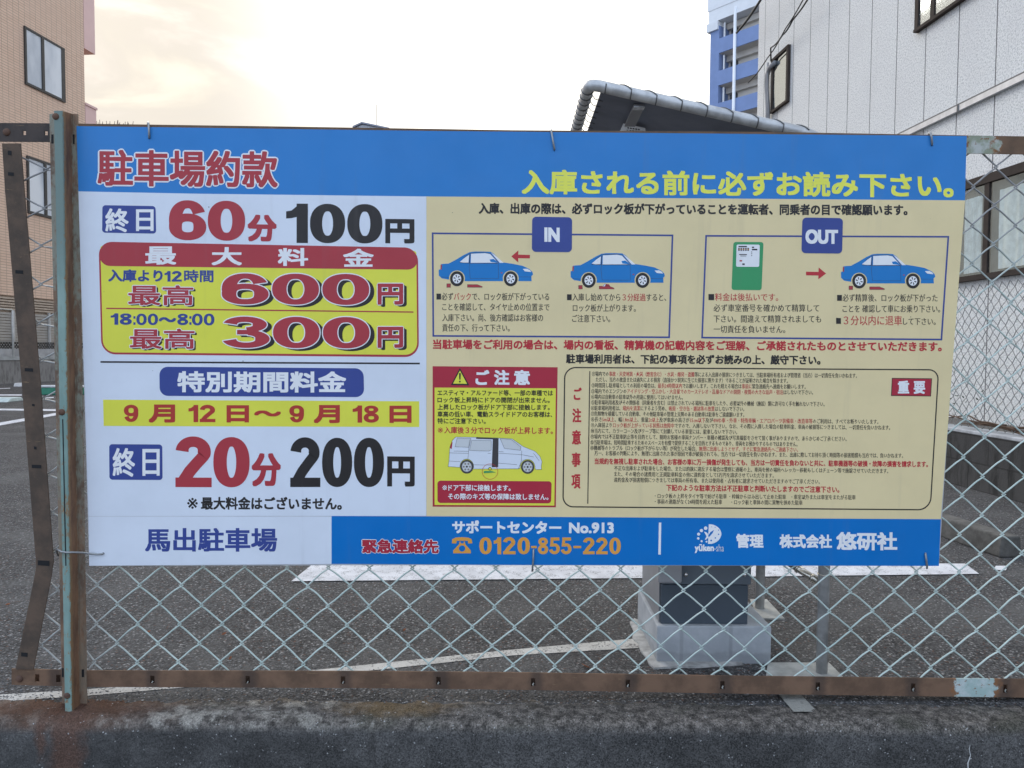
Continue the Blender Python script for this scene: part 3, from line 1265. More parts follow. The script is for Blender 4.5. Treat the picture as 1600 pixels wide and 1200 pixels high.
def build_left_wall():
    # low concrete wall in front of the tiled building, with a mesh panel fence
    M2 = LM @ Matrix.Translation((0, .55, 0))
    p = hit(40, 598, (0, 0, 0), (0, 0, 1))[0]
    off = float((p - LA) @ LNv)
    M2 = LM @ Matrix.Translation((0, off, 0))
    t = thing('concrete_wall', 'stained low concrete wall below the tiled building at far left', 'wall', tuple(p))
    zt = .62
    mb = MB()
    mb.box(8, 32, -.15, 0, -.02, zt, 0, M2)
    mb.build('wall_body', block_mat('stained_block', (.27, .255, .235), (.24, .225, .21), 3.0, .7, (.11, .10, .09)), t)
    mb = MB()
    mb.box(8, 32, -.28, .03, zt, zt + .09, 0, M2)
    mb.build('coping', plain('weathered_coping', (.36, .36, .34), .9, var=.25, scale=3), t)
    # wall between coping and shutter
    mb = MB()
    mb.box(8, 32, -.40, -.29, -.02, zt + .30, 0, M2)
    mb.build('kerb_wall', plain('grey_kerb_wall', (.34, .33, .32), .9, var=.2, scale=3), t)
    # dark mesh panel
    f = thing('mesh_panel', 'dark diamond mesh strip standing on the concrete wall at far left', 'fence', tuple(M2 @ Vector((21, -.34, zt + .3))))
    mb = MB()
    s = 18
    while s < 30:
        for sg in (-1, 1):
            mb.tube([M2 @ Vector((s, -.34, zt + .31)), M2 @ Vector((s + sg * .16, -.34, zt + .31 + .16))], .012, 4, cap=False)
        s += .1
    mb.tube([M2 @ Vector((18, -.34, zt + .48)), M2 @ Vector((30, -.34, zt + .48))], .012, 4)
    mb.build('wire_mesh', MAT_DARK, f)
    pp = thing('pole', 'thin pale pole in front of the grey shutter at far left', 'pole', tuple(M2 @ Vector((21, -.1, zt + .09))))
    s = float((hit(20, 520, LA + LNv * (off - .1), LNv)[0] - LA) @ LD)
    mb = MB()
    mb.tube([M2 @ Vector((s, -.1, zt + .09)), M2 @ Vector((s, -.1, 1.95))], .028, 8)
    mb.tube([M2 @ Vector((s - 3, -.1, 1.96)), M2 @ Vector((s, -.1, 1.96))], .02, 6)
    mb.build('pole_tube', plain('pale_pole_paint', (.5, .49, .46), .5), pp, smooth=True)


build_left_wall()


def far_block(px0, px1, py0, py1, mats, label, depth=.25):
    a, b = G(px0, py1), G(px1, py1)
    b.y = a.y
    z = max(.06, D(px0, py0, a.y).z)
    mb = MB()
    n = 0
    w = b.x - a.x
    pr = [(0, 0), (depth, 0), (depth * .8, z), (depth * .2, z)]
    mb.prism([Vector((a.x, a.y + y, zz)) for y, zz in pr], (w, 0, 0), 0)
    if len(mats) > 1:
        mb.box(a.x, a.x + w, a.y + depth * .2, a.y + depth * .8, z + .001, z + .05, 1)
    o = mb.build('parking_block', mats, bevel=.02)
    return tag(o, label, 'parking block')


far_block(60, 128, 606, 617, [plain('green_paint', (.03, .19, .12), .5), plain('white_block_paint', (.7, .7, .7), .6)], 'green parking block with a white top on the asphalt left of the post')
far_block(20, 33, 598.5, 604.5, [plain('white_block_paint_plain', (.66, .65, .63), .7)], 'short white parking block before the concrete wall at far left')
far_block(-40, 14, 622, 628.5, [plain('pale_block_paint', (.58, .66, .63), .6)], 'pale mint parking block cut by the left edge of the frame', .5)

# ------------------------------------------------------------------ bits above the sign: distant roof and bare twigs


def build_distant():
    y = 85.0
    t = thing('distant_building', 'distant grey building whose shallow gabled roof peeks over the sign', 'building', tuple(D(580, 548, y)))
    a, b, c = D(553, 198, y), D(566, 191.5, y), D(606, 200.5, y)
    body = plain('pale_far_wall', (.50, .51, .54), .8)
    mb = MB()
    mb.prism([Vector((a.x + .2, y, -.5)), Vector((c.x - .2, y, -.5)), Vector((c.x - .2, y, c.z - .05)), Vector((b.x, y, b.z - .2)), Vector((a.x + .2, y, a.z - .1))], (0, 9, 0))
    mb.build('wall', body, t)
    mb = MB()
    th = .16
    mb.prism([Vector((a.x - .1, y - .3, a.z)), Vector((b.x, y - .3, b.z + .0)), Vector((c.x + .2, y - .3, c.z)), Vector((c.x + .2, y - .3, c.z - th)),
              Vector((b.x, y - .3, b.z - th)), Vector((a.x - .1, y - .3, a.z - th))], (0, 10, 0))
    mb.build('roof', plain('grey_roof_edge', (.25, .26, .31), .6), t)
    mb = MB()
    p = D(587.5, 196, y)
    q = D(587.5, 163, y)
    mb.tube([(p.x, y + .2, p.z - .4), (q.x, y + .2, q.z)], .035, 6)
    mb.build('antenna', plain('antenna_metal', (.2, .2, .2), .5), t)
    # bare tree beyond the lot
    base = D(178, 548, 30)
    base.z = 0
    t = thing('bare_tree', 'bare twigs of a small tree showing just above the sign left corner', 'tree', tuple(base))
    bark = plain('twig_bark', (.22, .19, .17), .9)
    tops = [(150, 189), (157, 186.5), (163, 190), (170, 188), (176, 191), (183, 187), (189, 190), (196, 188.5), (204, 187), (208, 191)]
    mb = MB()
    mb.tube([base, base + Vector((.1, 0, 3)), base + Vector((0, 0, 5.2))], [.16, .12, .07], 8)
    mb.build('trunk', bark, t, smooth=True)
    mb = MB()
    st = base + Vector((0, 0, 5.1))
    for px, py in tops:
        for s in range(3):
            e = D(px + random.uniform(-5, 5), py + random.uniform(0, 5), 30 + random.uniform(-.8, .8))
            mid = st.lerp(e, .55) + Vector((random.uniform(-.2, .2), random.uniform(-.2, .2), random.uniform(-.2, .1)))
            mb.tube([st, mid, e], [.03, .02, .010], 5)
    mb.build('branches', bark, t)


build_distant()

# ================================================================== THE FENCE
MESH_OFF = 0.0


def rust_mat(name, patches=(), soot=None, base=((.10, .066, .050), (.16, .10, .072)), green=(.22, .36, .33)):
    m = M(name, rough=.8, spec=.3)
    n1 = m.noise(14, 6, .65)
    n2 = m.noise(90, 4, .7)
    c = m.mix(m.ramp(n1, .35, .65), base[0], base[1])
    fl = m.noise(26, 6, .75, m.mapping((.6, .6, 4)))
    c = m.mix(m.ramp(fl, .62, .70, 0, .8), c, (.27, .18, .10))
    c = m.mix(m.ramp(n2, .6, .75, 0, .5), c, (.17, .095, .058))
    if soot:
        x0, dx = soot
        sp = m.n('ShaderNodeSeparateXYZ')
        m.link(m.co(), sp.inputs[0])
        fr = m.math('FRACT', m.math('ADD', m.math('DIVIDE', m.math('SUBTRACT', sp.outputs[0], x0), dx), .5))
        dd = m.math('MULTIPLY', m.math('ABSOLUTE', m.math('SUBTRACT', fr, .5)), dx)
        dd = m.math('ADD', dd, m.math('MULTIPLY', m.math('SUBTRACT', n1, .5), .02))
        c = m.mix(m.ramp(dd, .006, .030, .62, 0), c, (.055, .042, .036))
    for (p, a, b, st) in patches:
        k = m.near(p, a, b, .055, 55, st)
        edge = m.near(p, a * 1.12, b * 1.22, .05, 40, st)
        c = m.mix(m.math('MULTIPLY', edge, .8), c, (.27, .125, .055))
        k = m.math('MULTIPLY', k, m.ramp(m.noise(75, 4, .7), .66, .60))
        gg = m.mix(m.ramp(m.noise(22, 5, .65), .42, .62), green, tuple(min(.8, x * .45 + .38) for x in green))
        c = m.mix(k, c, gg)
    m.color(c)
    m.bump(m.math('ADD', n1, m.math('MULTIPLY', n2, .5)), .35, .003)
    return m.m


def band(mb, top, bot, off0, off1, mi=0):
    """a plate on the fence plane between two pixel polylines, off1 proud, off0 back"""
    n = len(top)
    a = Fp([p[0] for p in top], [p[1] for p in top], off1)
    b = Fp([p[0] for p in bot], [p[1] for p in bot], off1)
    d = FN * (off1 - off0)
    vs = list(a) + list(b) + list(a - d) + list(b - d)
    fs = []
    for i in range(n - 1):
        fs += [(i, i + 1, n + i + 1, n + i), (2 * n + i, 3 * n + i, 3 * n + i + 1, 2 * n + i + 1),
               (i, 2 * n + i, 2 * n + i + 1, i + 1), (n + i, n + i + 1, 3 * n + i + 1, 3 * n + i)]
    fs += [(0, n, 3 * n, 2 * n), (n - 1, 3 * n - 1, 4 * n - 1, 2 * n - 1)]
    mb.add(vs, fs, mi)


def lerp_y(line, x):
    for (x0, y0), (x1, y1) in zip(line, line[1:]):
        if x <= x1 or (x1, y1) == line[-1]:
            return y0 + (y1 - y0) * (x - x0) / (x1 - x0)


def build_fence():
    foot = Fp(115, 1112)[0]
    t = thing('chain_link_fence', 'rusty framed green chain link fence along the street carrying the sign', 'fence', tuple(foot))
    # ---- rails: vertical plate with slots, and a horizontal leg behind it
    topl = [(-60, 191), (0, 192), (120, 193), (400, 197), (600, 200), (800, 203.3), (1200, 206), (1510, 211.5), (1600, 213), (1760, 216)]
    botl = [(-60, 1042), (18, 1045), (135, 1048), (600, 1049), (800, 1051), (1200, 1057), (1600, 1061.5), (1760, 1063)]

    def rail(line, h0, h1, xs, xe, slots, name, mat, sy=(.30, .78), hw=3.5):
        mb = MB()

        def H(x):
            return h0 + (h1 - h0) * x / 1600

        def pt(x, fr):
            return (x, lerp_y(line, x) + H(x) * fr)
        cuts = sorted(set([xs, xe] + [p[0] for p in line if xs < p[0] < xe] + [s + q * hw for s in slots for q in (-1, 1)]))
        for a, b in zip(cuts, cuts[1:]):
            mid = (a + b) / 2
            if any(abs(mid - s) < hw for s in slots):
                band(mb, [pt(a, 0), pt(b, 0)], [pt(a, sy[0]), pt(b, sy[0])], -.003, .001)
                band(mb, [pt(a, sy[1]), pt(b, sy[1])], [pt(a, 1), pt(b, 1)], -.003, .001)
            else:
                band(mb, [pt(a, 0), pt(b, 0)], [pt(a, 1), pt(b, 1)], -.003, .001)
        # horizontal leg
        xx = [x for x in cuts if not any(abs(x - s) <= hw for s in slots)]
        q = .955 if name == 'bottom_rail' else .02
        band(mb, [pt(x, q) for x in xx], [pt(x, q + .04) for x in xx], -.045, -.0035)
        if name == 'bottom_rail':
            band(mb, [pt(x, .08) for x in xx], [pt(x, .86) for x in xx], -.026, -.023)  # backing strip added behind the slots so that they look dark
        return mb.build(name, mat, t)
    pR = Fp(1532, 228)[0]
    rail(topl, 29, 28, -8, 88, [38, 72], 'top_rail', rust_mat('dark_rust_iron', (), None, ((.052, .045, .042), (.085, .068, .060))), (.42, .64), 2.6)
    rail(topl, 29, 28, 88, 1740, [], 'top_rail', rust_mat('rust_iron_top', [(pR, .034, .040, (.9, .9, 1.0)), (Fp(1556, 228)[0], .010, .016, (1, 1, 1.2))], None, ((.135, .088, .058), (.20, .122, .076)), (.30, .33, .24)))
    pB = Fp(1524, 1075)[0]
    rail(botl, 25, 28.5, 18, 1740, [58, 91, 238, 387, 536, 685, 833, 981, 1129, 1278, 1427, 1571, 1715], 'bottom_rail',
         rust_mat('rust_iron', soot=(Fp(238, 1066)[0][0], (Fp(1571, 1075)[0][0] - Fp(238, 1066)[0][0]) / 9), patches=[(pB, .045, .051, (.85, .85, .75))], base=((.130, .080, .052), (.205, .123, .078)), green=(.38, .50, .47)))
    # wire ends poking through the slots
    pw = plain('pale_wire', (.42, .42, .38), .6)
    for s in (238, 387, 536, 685, 833, 981, 1129, 1278, 1427, 1571):
        mb = MB()
        y = lerp_y(botl, s)
        mb.tube(list(Fp([s + 1, s - .8, s + 1], [y + 16, y + 18.5, y + 21], [-.008, -.005, -.006])), .002, 6)
        mb.build('tie_end', pw, t)
    # ---- bent side bar at the left end
    mb = MB()
    bar = [(3, 224, 32), (8, 300, 38), (34, 600, 63), (56, 878, 83.5), (56.5, 885, 82), (54, 900, 80), (24, 1046, 52)]
    L = [(a, y) for a, y, b in bar]
    Rr = [(b, y) for a, y, b in bar]
    sb_mat = rust_mat('brown_rust_iron', (), None, ((.085, .064, .049), (.140, .096, .068)))
    n = len(bar)
    a = Fp([p[0] for p in L], [p[1] for p in L], .004)
    b = Fp([p[0] for p in Rr], [p[1] for p in Rr], .004)
    d = FN * .003
    vs = list(a) + list(b) + list(a - d) + list(b - d)
    fs = []
    for i in range(n - 1):
        fs += [(i, n + i, n + i + 1, i + 1), (2 * n + i, 2 * n + i + 1, 3 * n + i + 1, 3 * n + i), (i, i + 1, 2 * n + i + 1, 2 * n + i), (n + i, 3 * n + i, 3 * n + i + 1, n + i + 1)]
    fs += [(0, 2 * n, 3 * n, n), (n - 1, 2 * n - 1, 4 * n - 1, 3 * n - 1)]
    mb.add(vs, fs)
    bar_o = mb.build('side_bar', sb_mat, t)
    for x, y, w, h in ((15, 239, 3, 4), (17, 272, 4.5, 3), (30, 425, 6, 3), (45, 578, 6.5, 3), (57, 729, 7.5, 3), (68, 880, 9, 4.5), (38, 1023, 5, 3.5), (52, 633, 2, 2), (55, 700, 2, 2.5)):
        mb = MB()
        band(mb, [(x - w, y - h), (x + w, y - h * .8)], [(x - w, y + h * .7), (x + w, y + h)], .0042, .0047)  # thin dark plate proud of the bar, a hole's shade put into colour
        mb.build('slot', MAT_DARK, bar_o)
    # ---- hat-section post
    mt = [(77, 178, 0.0035), (99, 176, .0035), (84.5, 173, .045), (96, 173, .045), (98, 173.5, .0435), (113.5, 178, .0035), (121.5, 178, .0035)]
    mbt = [(97.5, 1112, .0035), (116, 1112, .0035), (102, 1122, .045), (110.5, 1122, .045), (112.5, 1122, .0435), (126.5, 1114, .0035), (136, 1114, .0035)]
    mb = MB()
    rows = 40
    grid = []
    for j in range(rows + 1):
        k = j / rows
        xs = [p[0] + (q[0] - p[0]) * k for p, q in zip(mt, mbt)]
        ys = [p[1] + (q[1] - p[1]) * k for p, q in zip(mt, mbt)]
        of = [p[2] for p in mt]
        grid.append(Fp(xs, ys, of))
    nc = len(mt)
    vs = [v for g in grid for v in g] + [v - FN * .003 for g in grid for v in g]
    N0 = nc * (rows + 1)
    fs = []
    for j in range(rows):
        for i in range(nc - 1):
            p = j * nc + i
            fs.append((p, p + 1, p + nc + 1, p + nc))
            fs.append((N0 + p, N0 + p + nc, N0 + p + nc + 1, N0 + p + 1))
    for i in range(nc - 1):
        fs.append((i, N0 + i, N0 + i + 1, i + 1))
        e = rows * nc + i
        fs.append((e, e + 1, N0 + e + 1, N0 + e))
    for j in range(rows):
        p = j * nc
        fs.append((p, p + nc, N0 + p + nc, N0 + p))
        p = j * nc + nc - 1
        fs.append((p, N0 + p, N0 + p + nc, p + nc))
    mb.add(vs, fs)
    post = mb.build('post', post_mat(), t)
    for x, y0, y1, w in ((81.7, 210, 224, 1.7), (114.2, 210, 225, 2.2), (98, 1044, 1058, 1.4), (129.5, 1046, 1058, 1.8)):
        mb = MB()
        band(mb, [(x - w, y0), (x + w, y0)], [(x - w, y1), (x + w, y1)], .0036, .0042)  # dark plate laid on the flange; its colour stands for a shaded hole
        mb.build('slot', MAT_DARK, post)
    mb = MB()
    band(mb, [(97.1, 655), (98.6, 655)], [(102.0, 884), (103.6, 884)], .0451, .0458)  # thin dark strip proud of the web, drawn as a slit
    mb.build('slot', MAT_DARK, post)
    bm_ = rust_mat('bolt_rust', (), None, ((.09, .055, .043), (.16, .09, .06)))
    for x, y, of, r in ((87, 182, .045, .0085), (96.5, 644, .045, .0085), (105, 1087, .045, .0085), (10.5, 206.5, .001, .0095), (30.5, 1060.5, .001, .0095)):
        mb = MB()
        mb.dome(Fp(x, y, of)[0], FN, r, r * .62, seg=12)
        mb.build('bolt', bm_, t, smooth=True)
    # ---- chain link wires
    mb = MB()
    sx, sy = 32.65, 30.15

    def knuckle(i, j):
        jj = j
        x = 414.5 + sx * i - 1.25 * jj
        if x > 1200:
            x += (x - 1200) * .012
        # towards the bent bar the mesh is pulled left going up
        if x < 130:
            yy = 916 + sy * jj
            x += (yy - 900) * .112 * min(1, (130 - x) / 25)
        y = 916 + sy * jj + .0085 * (x - 414)
        if x < 105:
            y += 8 + (900 - y) * .012
        return x, y
    RNG = random.Random(3)
    jit = {}

    def jk(i, j):
        if (i, j) not in jit:
            jit[i, j] = (RNG.gauss(0, .9), RNG.gauss(0, .8))
        return jit[i, j]
    j_lo, j_hi = -23, 5
    for w in range(-12, 41):
        pts = []
        prev = None
        for j in range(j_lo, j_hi + 1):
            left = (w + j) % 2 == 0
            i = w if left else w + 1
            x, y = knuckle(i, j)
            dx, dy = jk(i, j)
            x += dx + (-2.6 if left else 2.6)
            y += dy
            pts.append((x, y, left))
        # keep the part between the rails and right of the side bar
        P, O = [], []
        m = 6
        for k in range(len(pts) - 1):
            (x0, y0, l0), (x1, y1, l1) = pts[k], pts[k + 1]
            sag = RNG.gauss(-1.1, .8)
            for q in range(m):
                u = q / m
                # flatten near the knuckle so that the wire hooks round its neighbour
                e = u + .02 * math.sin(2 * math.pi * u)
                x = x0 + (x1 - x0) * e
                y = y0 + (y1 - y0) * u + sag * math.sin(math.pi * u)
                # strands that rise to the right lie in front
                dep = .0034 * math.sin(math.pi * u) ** .6 * (-1 if l0 else 1) if 0 < u < 1 else 0
                P.append((x, y))
                O.append(dep)
        sel = []
        for (x, y), o in zip(P, O):
            yb, yt = lerp_y(botl, max(-50, min(1750, x))) + 6, lerp_y(topl, max(-50, min(1750, x))) + 20
            if yt < y < yb:
                if y < 885:
                    xb = 18 + (y - 224) * (70 - 18) / 654
                else:
                    xb = 70 - (y - 885) * 32 / 160
                if x > xb:
                    sel.append((x, y, o))
                    continue
            if len(sel) > 2:
                mb.tube(list(Fp([s[0] for s in sel], [s[1] for s in sel], [s[2] - .011 for s in sel])), .0023, 6)
            sel = []
        if len(sel) > 2:
            mb.tube(list(Fp([s[0] for s in sel], [s[1] for s in sel], [s[2] - .011 for s in sel])), .0023, 6)
    wm = M('pale_green_coated_wire', rough=.45, spec=.5)
    n = wm.noise(7, 5, .6)
    n2 = wm.noise(60, 4, .7)
    c = wm.mix(wm.ramp(n, .35, .65), (.44, .54, .50), (.57, .66, .61))
    sep = wm.n('ShaderNodeSeparateXYZ')
    wm.link(wm.co(), sep.inputs[0])
    c = wm.mix(wm.ramp(sep.outputs[0], -.95, -1.15), c, (.42, .43, .41))
    c = wm.mix(wm.ramp(sep.outputs[2], 1.05, 1.35), c, (.30, .30, .30))
    c = wm.mix(wm.ramp(n2, .66, .74), c, (.10, .085, .075))
    wm.color(c)
    mb.build('wire_mesh', wm.m, t, smooth=True)
    return t


def sep_z(m):
    q = m.n('ShaderNodeSeparateXYZ')
    m.link(m.co(), q.inputs[0])
    return q.outputs[2]


def post_mat():
    m = M('rusted_green_post', rough=.75, spec=.3)
    geo = m.n('ShaderNodeNewGeometry')
    # distance proud of the fence plane tells web, side and flanges apart: the shape of the old paint
    v = m.n('ShaderNodeVectorMath', operation='SUBTRACT')
    m.link(m.co(), v.inputs[0])
    v.inputs[1].default_value = tuple(FO)
    dt = m.n('ShaderNodeVectorMath', operation='DOT_PRODUCT')
    m.link(v.outputs[0], dt.inputs[0])
    dt.inputs[1].default_value = tuple(FN)
    nlow = m.noise(9, 6, .65, m.mapping((1, 1, .35)))
    nhi = m.noise(120, 5, .7, m.mapping((1, 1, .5)))
    edge = m.math('ADD', dt.outputs['Value'], m.math('ADD', m.math('MULTIPLY', m.math('SUBTRACT', nhi, .5), .018), m.math('MULTIPLY', m.math('SUBTRACT', nlow, .5), .012)))
    web = m.ramp(edge, .0405, .0435)
    flange = m.ramp(edge, .011, .007)
    paint = m.math('MAXIMUM', web, m.math('MULTIPLY', flange, m.ramp(m.math('ADD', nlow, m.math('MULTIPLY', nhi, .5)), .66, .84, .9, .12)))
    rust = m.mix(m.ramp(m.noise(40, 5, .7, m.mapping((1, 1, .25))), .35, .65), (.15, .088, .060), (.27, .155, .092))
    halo = m.ramp(edge, .030, .038)
    rust = m.mix(m.math('MULTIPLY', halo, .7), rust, (.32, .21, .11))
    green = m.mix(m.ramp(nlow, .4, .62), (.21, .32, .285), (.30, .42, .375))
    sep = m.n('ShaderNodeSeparateXYZ')
    m.link(m.co(), sep.inputs[0])
    green = m.mix(m.ramp(sep.outputs[2], 1.05, 1.25), green, (.20, .27, .245))
    paint = m.math('MAXIMUM', m.math('MULTIPLY', web, m.ramp(m.math('ADD', nhi, m.math('MULTIPLY', sep_z(m), .10)), .36, .44)), m.math('MULTIPLY', m.math('MULTIPLY', flange, m.ramp(sep.outputs[2], .25, .85, .35, 1.0)), m.ramp(m.math('ADD', nlow, m.math('MULTIPLY', nhi, .5)), .66, .84, .9, .12)))
    dull = m.mix(.6, green, (.36, .33, .25))
    green = m.mix(web, dull, green)
    m.color(m.mix(paint, rust, green))
    m.bump(m.math('ADD', nhi, paint), .3, .002)
    return m.m


build_fence()

# ================================================================== THE SIGN
# printed sheets lie a few tenths of a millimetre apart on the aluminium board
S0 = 0.007                          # board front face, proud of the fence plane
_font_cache = {}


def text_tris(s, res=3):
    """(verts Nx2, tris, char index per tri) of a string in the built-in font"""
    key = (s, res)
    if key in _font_cache:
        return _font_cache[key]
    cu = bpy.data.curves.new('t', 'FONT')
    cu.body = s
    cu.size = 1
    cu.resolution_u = res
    for i in range(len(s)):
        cu.body_format[i].material_index = 0
    o = bpy.data.objects.new('t', cu)
    me = bpy.data.meshes.new_from_object(o)
    v = np.zeros(len(me.vertices) * 3)
    me.vertices.foreach_get('co', v)
    v = v.reshape(-1, 3)[:, :2]
    f = [tuple(p.vertices) for p in me.polygons]
    bpy.data.objects.remove(o)
    bpy.data.curves.remove(cu)
    bpy.data.meshes.remove(me)
    _font_cache[key] = (v, f)
    return v, f


class Print(MB):
    """shapes in photo pixels, with a height above the board; placed on the sign plane on build"""

    def __init__(s):
        super().__init__()
        s.P, s.O = [], []
        s.names = []

    def slot(s, c):
        if c not in s.names:
            s.names.append(c)
        return s.names.index(c)

    def addp(s, xy, off, fs, c):
        b = len(s.P)
        mi = s.slot(c)
        s.P += [(float(x), float(y)) for x, y in xy]
        s.O += [off] * len(xy)
        s.f += [tuple(i + b for i in f) for f in fs]
        s.mi += [mi] * len(fs)

    def poly(s, pts, off, c):
        tri = tessellate_polygon([[Vector((x, y, 0)) for x, y in pts]])
        s.addp(pts, off, [tuple(t) for t in tri], c)

    def line(s, pts, w, off, c, closed=False):
        n = len(pts)
        P = [Vector(p) for p in pts]
        a, b = [], []
        for i in range(n):
            p0 = P[i - 1] if (closed or i > 0) else None
            p1 = P[(i + 1) % n] if (closed or i < n - 1) else None
            if p0 is None:
                t = (p1 - P[i]).normalized()
                q = Vector((-t.y, t.x)) * (w / 2)
            elif p1 is None:
                t = (P[i] - p0).normalized()
                q = Vector((-t.y, t.x)) * (w / 2)
            else:
                t0, t1 = (P[i] - p0).normalized(), (p1 - P[i]).normalized()
                n0, n1 = Vector((-t0.y, t0.x)), Vector((-t1.y, t1.x))
                mm = (n0 + n1)
                if mm.length < 1e-6:
                    mm = n0
                mm.normalize()
                q = mm * (w / 2 / max(.35, mm.dot(n0)))
            a.append(P[i] + q)
            b.append(P[i] - q)
        m = n if closed else n - 1
        s.addp([tuple(p) for p in a + b], off, [(i, (i + 1) % n, n + (i + 1) % n, n + i) for i in range(m)], c)

    def copies(s, xy, fs, off, c, shifts):
        e = 0
        for dx, dy in shifts:
            s.addp([(x + dx, y + dy) for x, y in xy], off + e, fs, c)
            e += 1.2e-5
        return off + e

    def text(s, string, x0, yc0, x1, yc1, h, off, c, bold=0.0, outline=0.0, oc=None, shadow=None, sc=None, res=3, tight=False, segs=None, boldy=None):
        """ink from x0 to x1; yc0/yc1 centre of the character body at both ends; h = character height"""
        parts = segs if segs else [(string, c)]
        full = ''.join(p[0] for p in parts)
        v, f = text_tris(full, res)
        if len(v) == 0:
            return
        mn, mx = v[:, 0].min(), v[:, 0].max()
        if tight:
            lo, hi = v[:, 1].min(), v[:, 1].max()
        else:
            lo, hi = -.085, .845
        X = x0 + bold + (v[:, 0] - mn) / (mx - mn) * (x1 - x0 - 2 * bold)
        k = (X - x0) / max(1e-6, x1 - x0)
        by = bold if boldy is None else boldy
        Y = yc0 + (yc1 - yc0) * k - ((v[:, 1] - lo) / (hi - lo) - .5) * (h - 2 * by)
        xy = list(zip(X.tolist(), Y.tolist()))

        def disc(r, ry, n):
            return [(r * math.cos(2 * math.pi * i / n), ry * math.sin(2 * math.pi * i / n)) for i in range(n)]
        o = off
        if shadow:
            r = max(bold, .3)
            base = [(0, 0)] + disc(r, by, 8)
            o = s.copies(xy, f, o, sc, [(a + shadow[0] * q, b + shadow[1] * q) for q in (1, .6, .3) for a, b in base]) + 4e-5
        if outline:
            r = bold + outline
            o = s.copies(xy, f, o, oc, disc(r, by + outline, 14) + disc(r * .6, (by + outline) * .6, 8)) + 4e-5
        if segs:
            # one colour per run: split the triangles by where they fall along the line
            bounds = []
            acc = ''
            for st, cc in parts:
                acc2 = acc + st
                va, _ = text_tris(acc2, res)
                bounds.append((va[:, 0].max() + .004 if len(va) else 0, cc))
                acc = acc2
            groups = {}
            cx = v[:, 0]
            for t in f:
                m = max(cx[i] for i in t)
                for bx, cc in bounds:
                    if m <= bx + .012:
                        groups.setdefault(cc, []).append(t)
                        break
            for cc, ff in groups.items():
                sh = [(0, 0)] if not bold else [(-bold, 0), (bold, 0), (0, 0)]
                s.copies(xy, ff, o, cc, sh)
            return
        if not bold:
            sh = [(0, 0)]
        elif bold < .45:
            sh = [(-bold, 0), (bold, 0), (0, by), (0, -by)]
        else:
            sh = [(a * bold, b * by) for a in (-1, 0, 1) for b in (-1, 0, 1)]
            if bold > 1.6:
                sh += [(a * bold, b * by) for a in (-.5, .5) for b in (-1, 0, 1)]
        s.copies(xy, f, o, c, sh)

    def digits(s, string, x0, y0, x1, y1, off, c, tx=.36, ty=.24, gap=.06, outline=0.0, oc=None, shadow=None, sc=None, dy=0.0, w1=.66):
        """heavy poster numerals drawn stroke by stroke; tx, ty = stem and bar weight"""
        ws = [{'1': w1, '-': .5}.get(ch, 1.0) for ch in string]
        tot = sum(ws) + gap * (len(string) - 1)
        x = 0.0
        shapes = []
        for ch, w in zip(string, ws):
            for pts_a, pts_b, closed in numeral(ch, tx, ty):
                A = [((x + p[0] * w) / tot, p[1]) for p in pts_a]
                B = [((x + p[0] * w) / tot, p[1]) for p in pts_b]
                shapes.append((A, B, closed))
            x += w + gap
        e = 0.0

        def put(ddx, ddy, o, cc):
            nonlocal e
            for A, B, closed in shapes:
                n = len(A)
                xy = []
                for p in A + B:
                    X = x0 + p[0] * (x1 - x0)
                    Y = y1 - p[1] * (y1 - y0) + dy * p[0]
                    xy.append((X + ddx, Y + ddy))
                m = n if closed else n - 1
                s.addp(xy, o + e, [(i, (i + 1) % n, n + (i + 1) % n, n + i) for i in range(m)], cc)
                e += 4e-6
        if shadow:
            for q in (1, .66, .33):
                put(shadow[0] * q, shadow[1] * q, off, sc)
            if outline:
                for i in range(10):
                    put(shadow[0] + outline * .5 * math.cos(i * .628), shadow[1] + outline * .5 * math.sin(i * .628), off, sc)
        if outline:
            for i in range(16):
                put(outline * math.cos(i * math.pi / 8), outline * math.sin(i * math.pi / 8), off + 2e-5, oc)
        put(0, 0, off + 4e-5, c)

    def build_on(s, name, parent):
        s.v = Fp([p[0] for p in s.P], [p[1] for p in s.P], np.array(s.O)).tolist()
        me = bpy.data.meshes.new(name)
        me.from_pydata(s.v, [], s.f)
        for c in s.names:
            me.materials.append(INK[c])
        me.polygons.foreach_set('material_index', s.mi)
        # every print faces the street
        nrm = np.zeros(len(me.polygons) * 3)
        me.polygons.foreach_get('normal', nrm)
        flip = (nrm.reshape(-1, 3) @ FN) < 0
        if flip.any():
            bm = bmesh.new()
            bm.from_mesh(me)
            bm.faces.ensure_lookup_table()
            bmesh.ops.reverse_faces(bm, faces=[bm.faces[i] for i in np.nonzero(flip)[0]])
            bm.to_mesh(me)
            bm.free()
        o = bpy.data.objects.new(name, me)
        col.objects.link(o)
        attach(o, parent)
        return o


def sup(cx, cy, rx, ry, a0, a1, n=28, p=2.25):
    out = []
    for i in range(n + 1):
        a = R(a0 + (a1 - a0) * i / n)
        c, s_ = math.cos(a), math.sin(a)
        out.append((cx + rx * math.copysign(abs(c) ** (2 / p), c), cy + ry * math.copysign(abs(s_) ** (2 / p), s_)))
    return out


def stroke(path, tx, ty, closed=False):
    """two edges of a pen stroke whose weight is tx on stems and ty on bars"""
    n = len(path)
    A, B = [], []
    for i in range(n):
        if closed:
            t = Vector(path[(i + 1) % n]) - Vector(path[i - 1])
        else:
            t = Vector(path[min(i + 1, n - 1)]) - Vector(path[max(i - 1, 0)])
        t.normalize()
        q = Vector((-t.y * tx / 2, t.x * ty / 2))
        A.append((path[i][0] + q.x, path[i][1] + q.y))
        B.append((path[i][0] - q.x, path[i][1] - q.y))
    return A, B, closed


